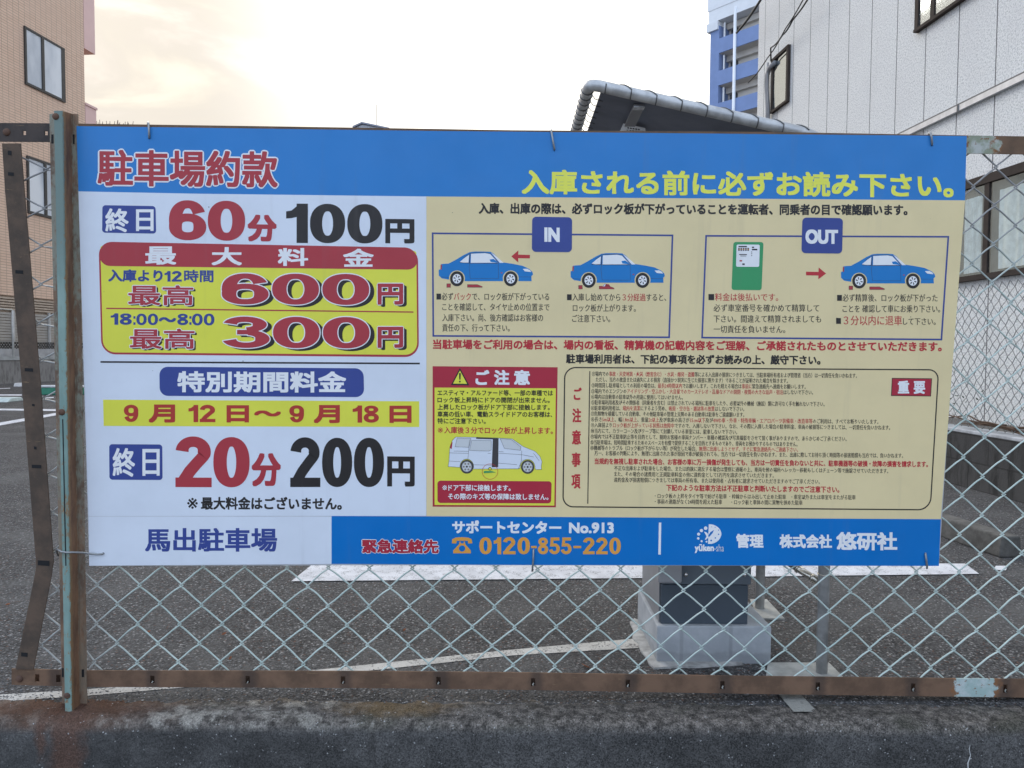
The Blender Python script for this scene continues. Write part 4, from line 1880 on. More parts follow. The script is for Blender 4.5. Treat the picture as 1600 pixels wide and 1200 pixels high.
def bar(x0, y0, x1, y1):
    return [(x0, y0), (x1, y0)], [(x0, y1), (x1, y1)], False


def numeral(ch, tx, ty):
    hx, hy = tx / 2, ty / 2
    if ch == '0':
        return [stroke(sup(.5, .5, .5 - hx, .5 - hy, 0, 360, 48)[:-1], tx, ty, True)]
    if ch == '1':
        return [bar(1 - tx * 1.5, 0, 1, 1), ([(0, .80), (.25, .825), (1 - tx * 1.5, .93), (1 - tx * 1.3, 1)], [(0, .62), (.25, .63), (1 - tx * 1.5, .66), (1 - tx * 1.3, .66)], False)]
    if ch == '2':
        arc = sup(.49, .70, .49 - hx, .30 - hy, 176, -22, 26, 2.1)
        end = (hx * 1.22, ty * .62)
        lx, ly = arc[-1]
        path = arc + [(lx + (end[0] - lx) * .35, ly + (end[1] - ly) * .30), (lx + (end[0] - lx) * .7, ly + (end[1] - ly) * .62), end]
        return [stroke(path, tx * .98, ty * 1.1), bar(0, 0, 1, ty)]
    if ch == '3':
        a = sup(.47, .745, .47 - hx, .255 - hy, 172, -84, 26, 2.1)
        b = sup(.49, .29, .51 - hx, .29 - hy, 82, -170, 26, 2.1)
        return [stroke(a, tx, ty), stroke(b, tx, ty), bar(.30, .5 - ty * .40, .60, .5 + ty * .44)]
    if ch in '69':
        bowl = sup(.5, .335, .5 - hx, .335 - hy, 0, 360, 40)[:-1]
        stem = sup(.5, .5, .5 - hx, .5 - hy, 24, 190, 30, 2.25)
        st = [stroke(bowl, tx, ty, True), stroke(stem + [(hx, .36)], tx, ty)]
        if ch == '9':
            st = [([(1 - x, 1 - y) for x, y in A], [(1 - x, 1 - y) for x, y in B], c) for A, B, c in st]
        return st
    if ch == '8':
        return [stroke(sup(.5, .755, .46 - hx, .245 - hy, 0, 360, 36)[:-1], tx, ty * .9, True), stroke(sup(.5, .285, .5 - hx, .285 - hy, 0, 360, 36)[:-1], tx, ty, True)]
    if ch == '5':
        b = sup(.47, .325, .53 - hx, .325 - hy, 118, -170, 28, 2.1)
        return [bar(.10, 1 - ty, .95, 1), ([(.10, 1 - ty), (.03, .46)], [(.10 + tx * .8, 1 - ty), (.05 + tx * .85, .46)], False), stroke(b, tx, ty)]
    if ch == '-':
        return [bar(0, .40, 1, .56)]
    return []


def rr(q, r, n=6):
    """rounded four-cornered outline; q = tl, tr, br, bl ; r = radius or four radii"""
    rs = r if hasattr(r, '__len__') else (r,) * 4
    out = []
    for i in range(4):
        p, a, b = Vector(q[i]), Vector(q[i - 1]), Vector(q[(i + 1) % 4])
        rad = rs[i]
        if rad <= 0:
            out.append(tuple(p))
            continue
        da, db = (a - p).normalized() * rad, (b - p).normalized() * rad
        for k in range(n + 1):
            t = k / n * math.pi / 2
            # quarter arc from p+da to p+db
            out.append(tuple(p + da * (1 - math.sin(t)) + db * (1 - math.cos(t))))
    return out


def rect(x0, y0, x1, y1):
    return [(x0, y0), (x1, y0), (x1, y1), (x0, y1)]


def sheet(name, c, rough=.42, grime=.06, streaks=True):
    m = M(name, c, rough, 0, .35)
    n = m.noise(6, 5, .6)
    lo = tuple(x * (1 - grime) for x in c)
    b = m.mix(m.ramp(n, .35, .7), c, lo)
    # a few specks of dirt
    v = m.n('ShaderNodeTexVoronoi')
    v.inputs['Scale'].default_value = 26
    m.link(m.co(), v.inputs['Vector'])
    sp = m.n('ShaderNodeSeparateColor')
    m.link(v.outputs['Color'], sp.inputs[0])
    k = m.math('MULTIPLY', m.ramp(sp.outputs[0], .955, .96), m.ramp(v.outputs['Distance'], .05, .03))
    b = m.mix(m.math('MULTIPLY', k, .8), b, (.06, .06, .06))
    st = m.noise(1.0, 5, .6, m.mapping((26, 26, 1.3)))
    b = m.mix(m.ramp(st, .56, .76, 0, .09), b, (.20, .19, .17))
    m.color(b)
    m.roughness(m.ramp(m.noise(14, 4), .3, .7, rough - .06, rough + .08))
    m.bump(m.noise(3.5, 2, .5), .05, .01)
    return m.m


INK = {
    'band': sheet('blue_print', ink(36, 112, 192)), 'foot': sheet('deep_blue_print', ink(0, 100, 186)), 'white': sheet('white_print', ink(184, 201, 238)),
    'tan': sheet('tan_print', ink(192, 187, 158)), 'red': sheet('red_print', ink(146, 52, 66)), 'redt': sheet('red_lettering', ink(158, 46, 58)),
    'yellow': sheet('yellow_print', ink(190, 200, 76)), 'ytext': sheet('yellow_lettering', ink(208, 214, 92)), 'navy': sheet('navy_print', ink(48, 66, 140)),
    'black': sheet('black_print', ink(38, 38, 42)), 'lwhite': sheet('white_lettering', ink(200, 214, 240)), 'orange': sheet('orange_print', ink(190, 142, 70)),
    'car': sheet('car_blue_print', ink(20, 108, 188)), 'green': sheet('green_print', ink(50, 136, 96)), 'dred': sheet('dark_red_print', ink(146, 40, 62)),
    'grey': sheet('grey_print', ink(120, 122, 128)), 'pale': sheet('pale_glass_print', ink(172, 186, 206)), 'brick': sheet('brick_print', ink(150, 52, 50)),
    'dark': sheet('charcoal_print', ink(56, 58, 66)),
}

L1, L2, L3, L4, L5 = S0 + .0003, S0 + .0006, S0 + .0009, S0 + .0012, S0 + .0018


def build_sign():
    mb = MB()
    band(mb, [(119.5, 197), (667, 204.5), (1510.5, 212.5)], [(139.3, 884), (667, 883), (1467, 884.3)], S0 - .003, S0)
    sign = mb.build('parking_sign', plain('aluminium_board', (.55, .56, .58), .4, .3))
    tag(sign, 'large blue, white and tan Japanese car park rules and price board wired to the fence', 'sign')
    # ---------------- header
    p = Print()
    p.poly([(119.5, 197), (667, 204.5), (1510.5, 212.5), (1507.8, 313), (1100, 310), (667, 307), (300, 302.5), (122.5, 299)], L1, 'band')
    hd = p.build_on('header_band', sign)
    p = Print()
    p.text('駐車場約款', 152.5, 262, 434, 265, 57, L2, 'red', bold=1.5, boldy=1.25, outline=2.4, oc='lwhite', res=4, tight=True)
    p.build_on('lettering', hd)
    p = Print()
    p.text('入庫される前に必ずお読み下さい。', 815, 284, 1490, 290, 39, L2, 'ytext', bold=1.3, res=4)
    p.build_on('lettering', hd)
    # ---------------- price panel
    p = Print()
    p.poly([(122.5, 299), (300, 302.5), (666, 307), (666, 806), (138.2, 806.5)], L1, 'white')
    pr = p.build_on('price_panel', sign)
    for (q, t1, t2, h) in ((((160, 320.5), (243, 322), (244, 365), (159.5, 363.5)), (164.5, 344, 201, 344.5, 37), (212.5, 344, 240, 344, 34), 0),
                           (((170.5, 694), (253.5, 694.5), (254, 750), (171, 749.5)), (176, 722.5, 211, 722.5, 45), (222.5, 722.5, 249.5, 722.5, 42), 0)):
        p = Print()
        p.poly(rr(q, 5), L2, 'navy')
        p.text('終', *t1, L3, 'lwhite', bold=.8, tight=True, res=4)
        p.text('日', *t2, L3, 'lwhite', bold=.9, tight=True, res=4)
        p.build_on('all_day_badge', pr)
    p = Print()
    p.digits('60', 264, 312.5, 383, 375, L2, 'red', .345, .20, .04, dy=1.5)
    p.text('分', 386.5, 356, 432.5, 357, 42, L2, 'red', bold=1.9, tight=True, res=4)
    p.digits('100', 447, 318, 597.5, 379.5, L2, 'black', .345, .19, .06, dy=1.0, w1=.62)
    p.text('円', 602, 361, 647.5, 361.5, 38, L2, 'black', bold=1.9, tight=True, res=4)
    p.build_on('price_lettering', pr)
    p = Print()
    p.digits('20', 274, 682.5, 390, 761, L2, 'red', .37, .19, .045, dy=.5)
    p.text('分', 393, 734, 439, 734, 52, L2, 'red', bold=1.9, tight=True, res=4)
    p.digits('200', 453.5, 684, 600, 761, L2, 'black', .37, .19, .06, dy=0)
    p.text('円', 605, 736.5, 648, 737, 47, L2, 'black', bold=2.0, tight=True, res=4)
    p.build_on('price_lettering', pr)
    p = Print()
    p.text('※', 292.5, 786.5, 309, 786.5, 17, L2, 'black', tight=True, bold=.15)
    p.text('最大料金はございません。', 314, 786.3, 534, 787, 20, L2, 'black', bold=.6)
    p.line([(157, 565.5), (656, 568)], 2.6, L2, 'black')
    p.build_on('lettering', pr)
    # price table
    p = Print()
    q = ((154, 377.5), (653, 387), (654.5, 558), (158.5, 553.5))
    p.poly(rr(q, (21, 21, 22, 22), 8), L2, 'red')
    q2 = ((156.8, 384), (650.6, 392), (652, 554.5), (161, 550.5))
    p.poly(rr(q2, (4, 4, 19, 19), 8), L2 + .00012, 'yellow')
    q3 = ((154, 377.5), (653, 387), (652.5, 421.5), (156.2, 415.5))
    p.poly(rr(q3, (21, 21, 16, 16), 8), L2 + .00024, 'red')
    p.line([(166, 481.8), (646, 487.6)], 2.0, L3, 'red')
    for ch, x0, x1, y0, y1 in (('最', 227, 275.5, 385, 413.5), ('大', 330.5, 378, 386, 414.5), ('料', 434, 481.5, 387.5, 415.5), ('金', 536, 584, 388.5, 416.8)):
        p.text(ch, x0, (y0 + y1) / 2, x1, (y0 + y1) / 2, y1 - y0, L3, 'lwhite', bold=1.2, boldy=.8, tight=True, res=4)
    p.text('入庫より', 169, 430.3, 254, 430.8, 19.5, L3, 'navy', bold=.7, tight=True)
    p.digits('12', 257, 423.5, 284, 440, L3, 'navy', .34, .20, .12, w1=.6)
    p.text('時間', 287.5, 431.2, 333.5, 431.4, 19.5, L3, 'navy', bold=.6, tight=True)
    p.digits('18', 173, 489.5, 206, 507.5, L3, 'navy', .34, .20, .12, w1=.62)
    p.digits('00', 213, 490, 247, 508, L3, 'navy', .30, .19, .10)
    p.text('〜', 248, 499.5, 275, 499.5, 8, L3, 'navy', bold=.9, tight=True)
    p.digits('8', 277, 490, 294, 508, L3, 'navy', .32, .20, .1)
    p.digits('00', 300, 490, 335, 508.5, L3, 'navy', .30, .19, .10)
    for x in (208.5, 296):
        p.poly(rect(x - .2, 494, x + 3.2, 498), L3, 'navy')
        p.poly(rect(x - .2, 503.5, x + 3.2, 507.5), L3, 'navy')
    for x0, x1, y in ((200.5, 302, 461), (203, 304, 529)):
        p.text('最高', x0, y, x1, y + .6, 31.5, L3, 'red', bold=.8, boldy=.6, outline=1.3, oc='lwhite', shadow=(3.6, 2.6), sc='black', tight=True, res=4)
    p.digits('600', 346.5, 427, 577, 475.5, L3, 'red', .31, .17, .07, outline=1.6, oc='lwhite', shadow=(7, 3.5), sc='black', dy=1.2)
    p.digits('300', 348.5, 494.5, 577.5, 543.5, L3, 'red', .31, .17, .07, outline=1.6, oc='lwhite', shadow=(7, 3.5), sc='black', dy=1.0)
    for y in (459.5, 527):
        p.text('円', 590, y, 630, y, 33, L3, 'red', bold=1.5, outline=1.3, oc='lwhite', shadow=(5.5, 3.5), sc='black', tight=True, res=4)
    p.build_on('price_table', pr)
    p = Print()
    p.poly(rr(((249, 573), (568, 575.5), (569, 620.5), (249.5, 618.5)), 13), L2, 'navy')
    p.text('特別期間料金', 277, 596.3, 541, 597, 33.5, L3, 'lwhite', bold=1.3, boldy=1.1, tight=True, res=4)
    p.build_on('period_badge', pr)
    p = Print()
    p.poly([(161, 624.5), (655, 627), (655, 667.2), (162, 665.5)], L2, 'yellow')
    for ch, x0, x1 in (('月', 232, 273.5), ('日', 354, 389), ('月', 490, 531), ('日', 608.5, 643)):
        k = (x0 - 160) / 495 * 1.5
        p.text(ch, x0, 646 + k, x1, 646 + k, 28.5 if ch == '月' else 27, L3, 'brick', bold=1.5, tight=True, res=4)
    for ch, x0, x1 in (('9', 193.5, 216), ('12', 294.5, 336.5), ('9', 452, 475), ('18', 551, 592)):
        k = (x0 - 160) / 495 * 1.5
        p.digits(ch, x0, 632.3 + k, x1, 659.2 + k, L3, 'brick', .32, .19, .10, w1=.62)
    p.text('〜', 397, 646, 439, 646, 9.5, L3, 'brick', bold=1.4, boldy=1.1, tight=True, res=4)
    p.build_on('period_strip', pr)
    # ---------------- name panel
    p = Print()
    p.poly([(138.2, 807), (518, 807), (518, 881), (139.3, 884)], L1, 'white')
    nm = p.build_on('name_panel', sign)
    p = Print()
    p.text('馬出駐車場', 226.5, 843.5, 433, 843.5, 37, L2, 'navy', bold=1.15, boldy=.9, tight=True, res=4)
    p.build_on('lettering', nm)
    # ---------------- footer
    p = Print()
    p.poly([(518, 806.3), (800, 807.5), (1470, 811.3), (1467, 884.3), (800, 882.6), (518, 881)], L1, 'foot')
    ft = p.build_on('footer_band', sign)
    p = Print()
    p.text('緊急連絡先', 565.5, 853.5, 685.5, 854, 22, L2, 'dred', bold=.9, boldy=.8, outline=1.0, oc='lwhite', tight=True)
    p.build_on('lettering', ft)
    p = Print()
    p.text('サポートセンター', 706.5, 823.5, 877, 824.5, 21, L2, 'lwhite', bold=.85)
    p.build_on('lettering', ft)
    p = Print()
    p.text('No.913', 889, 824.8, 959, 824.8, 17, L2, 'lwhite', bold=.9, tight=True)
    p.build_on('lettering', ft)
    p = Print()
    p.digits('0120', 749, 839.5, 828, 866, L2, 'orange', .34, .18, .16, w1=.6)
    p.digits('855', 840.5, 839.8, 893, 866, L2, 'orange', .34, .18, .14)
    p.digits('220', 911, 840, 970, 866, L2, 'orange', .34, .18, .14)
    p.poly(rect(830, 853, 838.5, 856.5), L2, 'orange')
    p.poly(rect(896, 853, 908, 856.5), L2, 'orange')
    # telephone
    p.poly([(706, 849), (706.5, 842.5), (712, 840), (722, 839.2), (732, 840), (737, 842.5), (738, 849), (731.5, 849), (731, 845), (713.5, 845), (713, 849)], L2, 'orange')
    p.poly([(718, 846.2), (719.6, 846.2), (719.6, 849), (724.6, 849), (724.6, 846.2), (726.3, 846.2), (727, 850.5), (735.5, 860), (735.8, 864.5), (708, 864.5), (708.3, 860), (717.2, 850.5)], L2 + 2e-5, 'orange')
    p.poly(sup(722, 857, 5, 4.8, 0, 360, 20, 2)[:-1], L3, 'foot')
    p.build_on('phone_lettering', ft)
    p = Print()
    p.poly([(1029.5, 816.5), (1033.2, 816.5), (1032.4, 866.5), (1028.6, 866.5)], L2, 'lwhite')
    p.build_on('divider_bar', ft)
    p = Print()
    p.text('管理', 1150, 845, 1193, 845.4, 22, L2, 'lwhite', bold=.85, tight=True)
    p.build_on('lettering', ft)
    p = Print()
    p.text('株式会社', 1218, 845.5, 1300, 846, 21.5, L2, 'lwhite', bold=.8, tight=True)
    p.build_on('lettering', ft)
    p = Print()
    p.text('悠研社', 1306.5, 845.3, 1402, 846, 28.5, L2, 'lwhite', bold=1.1, tight=True, res=4)
    p.build_on('lettering', ft)
    p = Print()
    d = [(1107.4, 819)] + [(1107.4 + 19.8 * math.sin(R(a)) * (1.0 if a < 100 else .98), 834.5 - 15.6 * math.cos(R(a))) for a in range(8, 176, 8)] + [(1106.3, 850)]
    p.poly(d, L2, 'lwhite')
    p.poly([(1107, 836), (1110, 831.5), (1115.8, 828), (1113, 833.5), (1107, 840)], L3, 'foot')
    for x, y, r in ((1111.5, 823.3, .5), (1117.4, 823.8, .7), (1122.8, 828.3, .8), (1122.8, 834.8, 1.0), (1117.8, 840.5, 1.1), (1111.2, 844.5, 1.3)):
        p.poly(sup(x, y, r, r, 0, 360, 10, 2)[:-1], L3, 'foot')
    for x, y, r in ((1102.6, 825.3, 2.8), (1096, 829, 2.6), (1091.6, 834.6, 2.4), (1091, 841.2, 2.0), (1096.3, 845.6, 1.7), (1104, 846.4, 1.5)):
        p.poly(sup(x, y, r, r, 0, 360, 14, 2)[:-1], L2, 'lwhite')
    p.poly([(1100, 830.8), (1103.5, 831.5), (1106.6, 834.5), (1106.6, 840), (1103.3, 843.3), (1101.2, 843.3), (1104, 838)], L2 + 2e-5, 'lwhite')
    p.text('yūken', 1085.5, 857.2, 1115.5, 857.2, 14, L2, 'lwhite', bold=.5, tight=True)
    p.text('-sha', 1116, 856, 1131, 856, 11.3, L2, 'pale', tight=True)
    p.build_on('company_emblem', ft)
    # ---------------- rules panel
    p = Print()
    p.poly([(666.4, 307), (1100, 310), (1507.8, 313), (1470, 811.3), (800, 807.3), (666.4, 806.5)], L1, 'tan')
    ru = p.build_on('rules_panel', sign)
    p = Print()
    p.text('入庫、出庫の際は、必ずロック板が下がっていることを運転者、同乗者の目で確認願います。', 748, 325.5, 1418, 328, 17.5, L2, 'black', bold=.6)
    p.build_on('lettering', ru)
    for (box, badge, word, wx) in ((((676, 364.5), (1050.8, 367.8), (1045.5, 527), (677, 524.8)), ((831.5, 338.5), (894, 339.5), (893.5, 394), (831, 393.5)), 'IN', (850.5, 366.5, 874.5, 367)),
                                   (((1103.4, 368.5), (1481.8, 370), (1471, 530.5), (1097, 527.5)), ((1253.8, 339.8), (1317.2, 340.8), (1315.8, 396.2), (1252.2, 395.5)), 'OUT', (1258.5, 369.6, 1309.5, 370.2))):
        p = Print()
        p.line(box, 2.6, L2, 'navy', True)
        p.poly(rr(badge, 6.5), L3, 'navy')
        p.text(word, *wx, 22.5, L4, 'lwhite', bold=1.3, tight=True, res=4)
        p.build_on('frame_and_badge', ru)

    def car(ox, oy, raised):
        def T(pts):
            return [(ox + x / 4, oy + y / 4) for x, y in pts]
        p = Print()
        body = [(366, 497), (377, 492), (379, 462), (395, 459), (428, 457), (472, 434), (522, 404), (560, 386), (592, 382), (650, 382), (690, 384), (712, 397), (742, 428),
                (768, 450), (830, 459), (890, 471), (932, 491), (951, 509), (956, 525), (945, 536), (947, 567), (868, 567)]
        body += [(816 + 50 * math.cos(R(a)), 550 - 50 * math.sin(R(a))) for a in range(-18, 200, 14)]
        body += [(768, 567), (530, 567)]
        body += [(480 + 50 * math.cos(R(a)), 550 - 50 * math.sin(R(a))) for a in range(-18, 190, 14)]
        body += [(430, 557), (386, 550), (367, 532)]
        p.poly(T(body), L2, 'car')
        p.poly(T([(498, 447), (530, 420), (556, 402), (552, 451), (520, 452)]), L3, 'lwhite')
        p.poly(T([(568, 396), (656, 392), (688, 398), (738, 452), (566, 453)]), L3, 'lwhite')
        p.poly(T([(692, 388), (714, 402), (772, 453), (748, 453)]), L3, 'lwhite')
        p.poly(T([(684, 432), (708, 428), (726, 440), (738, 453), (690, 447)]), L3 + 5e-5, 'car')
        p.line(T([(561, 400), (558, 452)]), 1.1, L3, 'black')
        p.line(T([(522, 420), (560, 394), (594, 390), (656, 389), (690, 396), (740, 452)]), .7, L3, 'dark')
        p.line(T([(497, 451), (568, 455), (740, 455)]), .7, L3, 'dark')
        p.line(T([(560, 455), (556, 480), (563, 550), (740, 551), (738, 455)]), .35, L3, 'dark')
        p.line(T([(380, 540), (430, 545)]), .35, L3, 'dark')
        p.line(T([(866, 540), (945, 541)]), .35, L3, 'dark')
        p.poly(T([(378, 466), (387, 464), (384, 495), (377, 495)]), L3, 'red')
        p.poly(T([(891, 491), (918, 489), (936, 498), (944, 510), (905, 506)]), L3, 'lwhite')
        p.poly(T(rect(754, 512, 764, 518)), L3, 'red')
        for cx in (480, 816):
            p.poly(T(sup(cx, 552, 43, 47, 0, 360, 24, 2)[:-1]), L3, 'black')
            p.poly(T(sup(cx, 552, 27, 30, 0, 360, 20, 2)[:-1]), L3 + 1e-4, 'lwhite')
            for k in range(6):
                a = R(k * 60 + 15)
                p.poly(T([(cx + 8 * math.cos(a - .2), 552 + 9 * math.sin(a - .2)), (cx + 22 * math.cos(a - .2), 552 + 24 * math.sin(a - .2)),
                          (cx + 22 * math.cos(a + .2), 552 + 24 * math.sin(a + .2)), (cx + 8 * math.cos(a + .2), 552 + 9 * math.sin(a + .2))]), L3 + 2e-4, 'dark')
        p.poly(T(rect(416, 583, 440, 606)), L2, 'red')
        p.line(T(rect(416, 583, 440, 606)), .4, L3, 'dark', True)
        ramp = [(545, 588), (606, 588), (638, 600), (638, 606), (545, 606)]
        p.poly(T(ramp), L2, 'red')
        p.line(T(ramp), .4, L3, 'dark', True)
        if raised:
            p.poly(T([(572, 588), (586, 575), (606, 577), (616, 592)]), L2, 'red')
            p.poly(T([(566, 590), (577, 575), (586, 576), (580, 590)]), L3, 'white')
            p.line(T([(572, 588), (577, 575), (590, 575), (595, 590)]), .5, L3 + 5e-5, 'black')
        p.build_on('car_picture', ru)
    car(594, 297.5, False)
    car(800, 300, True)
    car(1222.5, 301, False)
    p = Print()
    p.poly([(799, 400.6), (810, 391.2), (809.6, 397.8), (828, 398.3), (827.9, 403.6), (809.6, 403.4), (809.8, 410)], L2, 'redt')
    p.build_on('arrow', ru)
    p = Print()
    p.poly([(1259.5, 424.5), (1279, 424.8), (1279.2, 418), (1290.8, 427.3), (1278.6, 436.4), (1278.8, 430.4), (1259.4, 430.2)], L2, 'redt')
    p.build_on('arrow', ru)
    p = Print()
    p.poly(rr(((1146, 378), (1193, 378.2), (1190, 453.4), (1143, 453)), 4), L2, 'green')
    p.poly(rr(((1151, 382), (1187.2, 382.2), (1186.2, 417), (1150, 416.8)), 2.5), L3, 'lwhite')
    for x0, y0, x1, y1, c in ((1154, 384.3, 1167, 386.2, 'black'), (1175, 385.5, 1178.2, 387.5, 'black'), (1175, 388.8, 1183.2, 391, 'black'), (1155, 397, 1167, 398.4, 'dark'), (1157, 399.6, 1166, 400.4, 'dark'),
                              (1155.5, 406.4, 1159.5, 408.6, 'brick'), (1159.8, 411.5, 1163.6, 414, 'dark'), (1174, 393, 1175.2, 394.4, 'dark'), (1174, 395.8, 1175.2, 397.2, 'dark'), (1174, 398.6, 1175.2, 400, 'dark')):
        p.poly(rect(x0, y0, x1, y1), L4, c)
    for i in range(5):
        p.poly(rect(1153.4 + i * 3.6, 387.3, 1155.9 + i * 3.6, 391.8), L4, 'dark')
        p.poly(rect(1154.1 + i * 3.6, 388.6, 1155.2 + i * 3.6, 390.4), L5, 'orange')
    p.build_on('machine_picture', ru)
    B, Rd = 'black', 'redt'
    p = Print()
    for segs, x0, y, x1, h in (
        ([('■必ず', B), ('バック', Rd), ('で、ロック板が下がっている', B)], 682, 463.2, 858, 12),
        ([('ことを確認して、タイヤ止めの位置まで', B)], 691, 479.5, 858.5, 12),
        ([('入庫下さい。尚、後方確認はお客様の', B)], 691, 496.2, 848.5, 12),
        ([('責任の下、行って下さい。', B)], 691, 512, 796.5, 12),
        ([('■入庫し始めてから', B), ('３分経過', Rd), ('すると、', B)], 886, 464.2, 1041, 12),
        ([('ロック板が上がります。', B)], 895, 481, 993.5, 12),
        ([('ご注意下さい。', B)], 894, 497.5, 953.5, 12)):
        p.text('', x0, y, x1, y + .4, h, L2, B, segs=segs, bold=.12)
    p.build_on('lettering', ru)
    p = Print()
    for segs, x0, y, x1, h in (
        ([('■', B), ('料金は後払いです。', Rd)], 1107, 464, 1216, 12.5),
        ([('必ず車室番号を確かめて精算して', B)], 1115, 481, 1280, 12),
        ([('下さい。間違えて精算されましても', B)], 1115, 498, 1283, 12),
        ([('一切責任を負いません。', B)], 1115, 514.2, 1227, 12),
        ([('■必ず精算後、ロック板が下がった', B)], 1308, 465.2, 1465, 12),
        ([('ことを 確認して車にお乗り下さい。', B)], 1316.5, 482.2, 1469, 12),
        ([('■', B)], 1306.5, 501, 1314, 12),
        ([('３分以内に退車', Rd)], 1318, 500.4, 1409.5, 15.5),
        ([('して下さい。', B)], 1411, 502, 1462, 11.5)):
        p.text('', x0, y, x1, y + .4, h, L2, B, segs=segs, bold=.12)
    p.build_on('lettering', ru)
    p = Print()
    p.text('当駐車場をご利用の場合は、場内の看板、精算機の記載内容をご理解、ご承諾されたものとさせていただきます。', 676.5, 537.8, 1471.5, 541.6, 15.5, L2, Rd, bold=.5)
    p.text('駐車場利用者は、下記の事項を必ずお読みの上、厳守下さい。', 884.5, 560.5, 1282, 562.6, 15, L2, B, bold=.5)
    p.build_on('lettering', ru)
    # caution notice
    p = Print()
    p.poly([(676, 572.2), (871.3, 573.8), (868.4, 792.6), (676, 791.6)], L2, 'dred')
    p.poly([(679, 605.6), (868.6, 606.8), (866.2, 790), (679, 789)], L3, 'yellow')
    p.poly(rr(((683.5, 751), (862, 752), (861, 786.5), (683.5, 785.8)), 5), L4, 'dred')
    p.poly([(718.6, 574.8), (733.2, 602), (704.6, 601.6)], L3, 'black')
    p.poly([(718.6, 579), (729.8, 599.8), (707.8, 599.4)], L4, 'yellow')
    p.poly([(717.2, 583), (720, 583), (719.5, 593), (717.7, 593)], L5, 'black')
    p.poly(rect(717.4, 595, 719.8, 597.4), L5, 'black')
    for ch, x0, x1 in (('ご', 743, 764.5), ('注', 772, 796), ('意', 803, 828)):
        p.text(ch, x0, 589.6, x1, 590, 23.5, L4, 'lwhite', bold=.9, tight=True, res=4)
    for s, y, x1 in (('エスティマ・アルファード等、一部の車種では', 613.6, 864), ('ロック板上昇時にドアの開閉が出来ません。', 624.8, 859), ('上昇したロック板がドア下部に接触します。', 636, 859),
                     ('車高の低い車、電動スライドドアのお客様は、', 647, 863), ('特にご注意下さい。', 657.6, 759)):
        p.text(s, 683.5, y, x1, y + .5, 9.2, L4, 'black', bold=.22)
    p.text('※', 684, 672, 692, 672, 8.2, L4, Rd, tight=True)
    p.text('入庫後３分でロック板が上昇します。', 694, 671.9, 864, 673, 11, L4, Rd, bold=.25)
    p.text('※', 691, 762, 698.6, 762, 7.6, L5, 'lwhite', tight=True)
    p.text('ドア下部に接触します。', 700.5, 762, 798, 762.4, 10, L5, 'lwhite', bold=.25)
    p.text('その際のキズ等の保障は致しません。', 700, 775.6, 857, 776.4, 10, L5, 'lwhite', bold=.25)
    p.build_on('caution_notice', ru)
    p = Print()

    def V(pts):
        return [(670 + x / 5, 560 + y / 5) for x, y in pts]
    body = [(152, 845), (158, 795), (165, 690), (185, 640), (210, 614), (370, 616), (545, 622), (650, 628), (740, 690), (830, 726), (868, 765), (884, 805), (878, 850), (882, 866), (840, 868)]
    body += [(772 + 58 * math.cos(R(a)), 850 - 62 * math.sin(R(a))) for a in range(-10, 196, 15)] + [(700, 862), (340, 864)]
    body += [(297 + 54 * math.cos(R(a)), 846 - 60 * math.sin(R(a))) for a in range(-10, 200, 15)]
    p.poly(V(body), L4, 'white')
    p.line(V(body), .5, L4 + 1e-4, 'dark', True)
    for w in ([(205, 690), (222, 622), (330, 626), (314, 694)], [(318, 718), (335, 640), (488, 642), (488, 715), (470, 724)], [(558, 628), (642, 632), (718, 690), (716, 718), (590, 702), (572, 660)]):
        p.poly(V(w), L4 + 2e-4, 'pale')
        p.line(V(w), .4, L5, 'dark', True)
    p.poly(V([(370, 616), (545, 624), (542, 850), (492, 850), (500, 632), (370, 628)]), L4 + 3e-4, 'dark')
    for ln in ([(318, 636), (302, 830), (490, 834)], [(195, 724), (312, 726)], [(160, 738), (306, 742)], [(158, 802), (245, 806)], [(726, 720), (724, 800), (700, 862)], [(545, 740), (726, 752), (820, 770)], [(542, 818), (690, 830)], [(818, 740), (862, 800)],
               [(460, 742), (484, 742)], [(546, 728), (584, 730)]):
        p.line(V(ln), .45, L4 + 2.5e-4, 'dark')
    p.poly(V([(165, 700), (178, 655), (186, 655), (178, 708)]), L4 + 2e-4, 'dred')
    for cx, cy in ((297, 846), (772, 848)):
        p.poly(V(sup(cx, cy, 52, 54, 0, 360, 24, 2)[:-1]), L4 + 2e-4, 'dark')
        p.poly(V(sup(cx, cy, 40, 42, 0, 360, 20, 2)[:-1]), L4 + 3e-4, 'pale')
        p.line(V(sup(cx, cy, 38, 40, 0, 360, 20, 2)[:-1]), .4, L5 + 1e-4, 'dark', True)
        for k in range(6):
            p.poly(V(sup(cx + 24 * math.cos(k * 1.047), cy + 25 * math.sin(k * 1.047), 8, 8, 0, 360, 8, 2)[:-1]), L5, 'grey')
        p.poly(V(sup(cx, cy, 8, 8, 0, 360, 10, 2)[:-1]), L5 + 1e-4, 'black')
    p.line(V(sup(478, 884, 61, 60, 0, 360, 36, 2)[:-1]), .55, L5 + 1e-4, 'redt', True)
    p.poly(V([(430, 880), (490, 880), (524, 890), (430, 896)]), L5 + 1e-4, 'green')
    p.poly(V(sup(478, 862, 13, 13, 0, 360, 14, 2)[:-1]), L5, 'black')
    p.poly(V(sup(478, 862, 9, 9, 0, 360, 14, 2)[:-1]), L5 + 1e-4, 'yellow')
    p.build_on('van_picture', ru)
    # terms box
    p = Print()
    p.line(rr(((882.5, 574.2), (1466.5, 577.8), (1453.5, 796.6), (879.6, 791.8)), (17, 15, 19, 16), 8), 1.9, L2, 'black', True)
    p.line([(921.6, 580), (918.4, 787)], 1.5, L2, 'black')
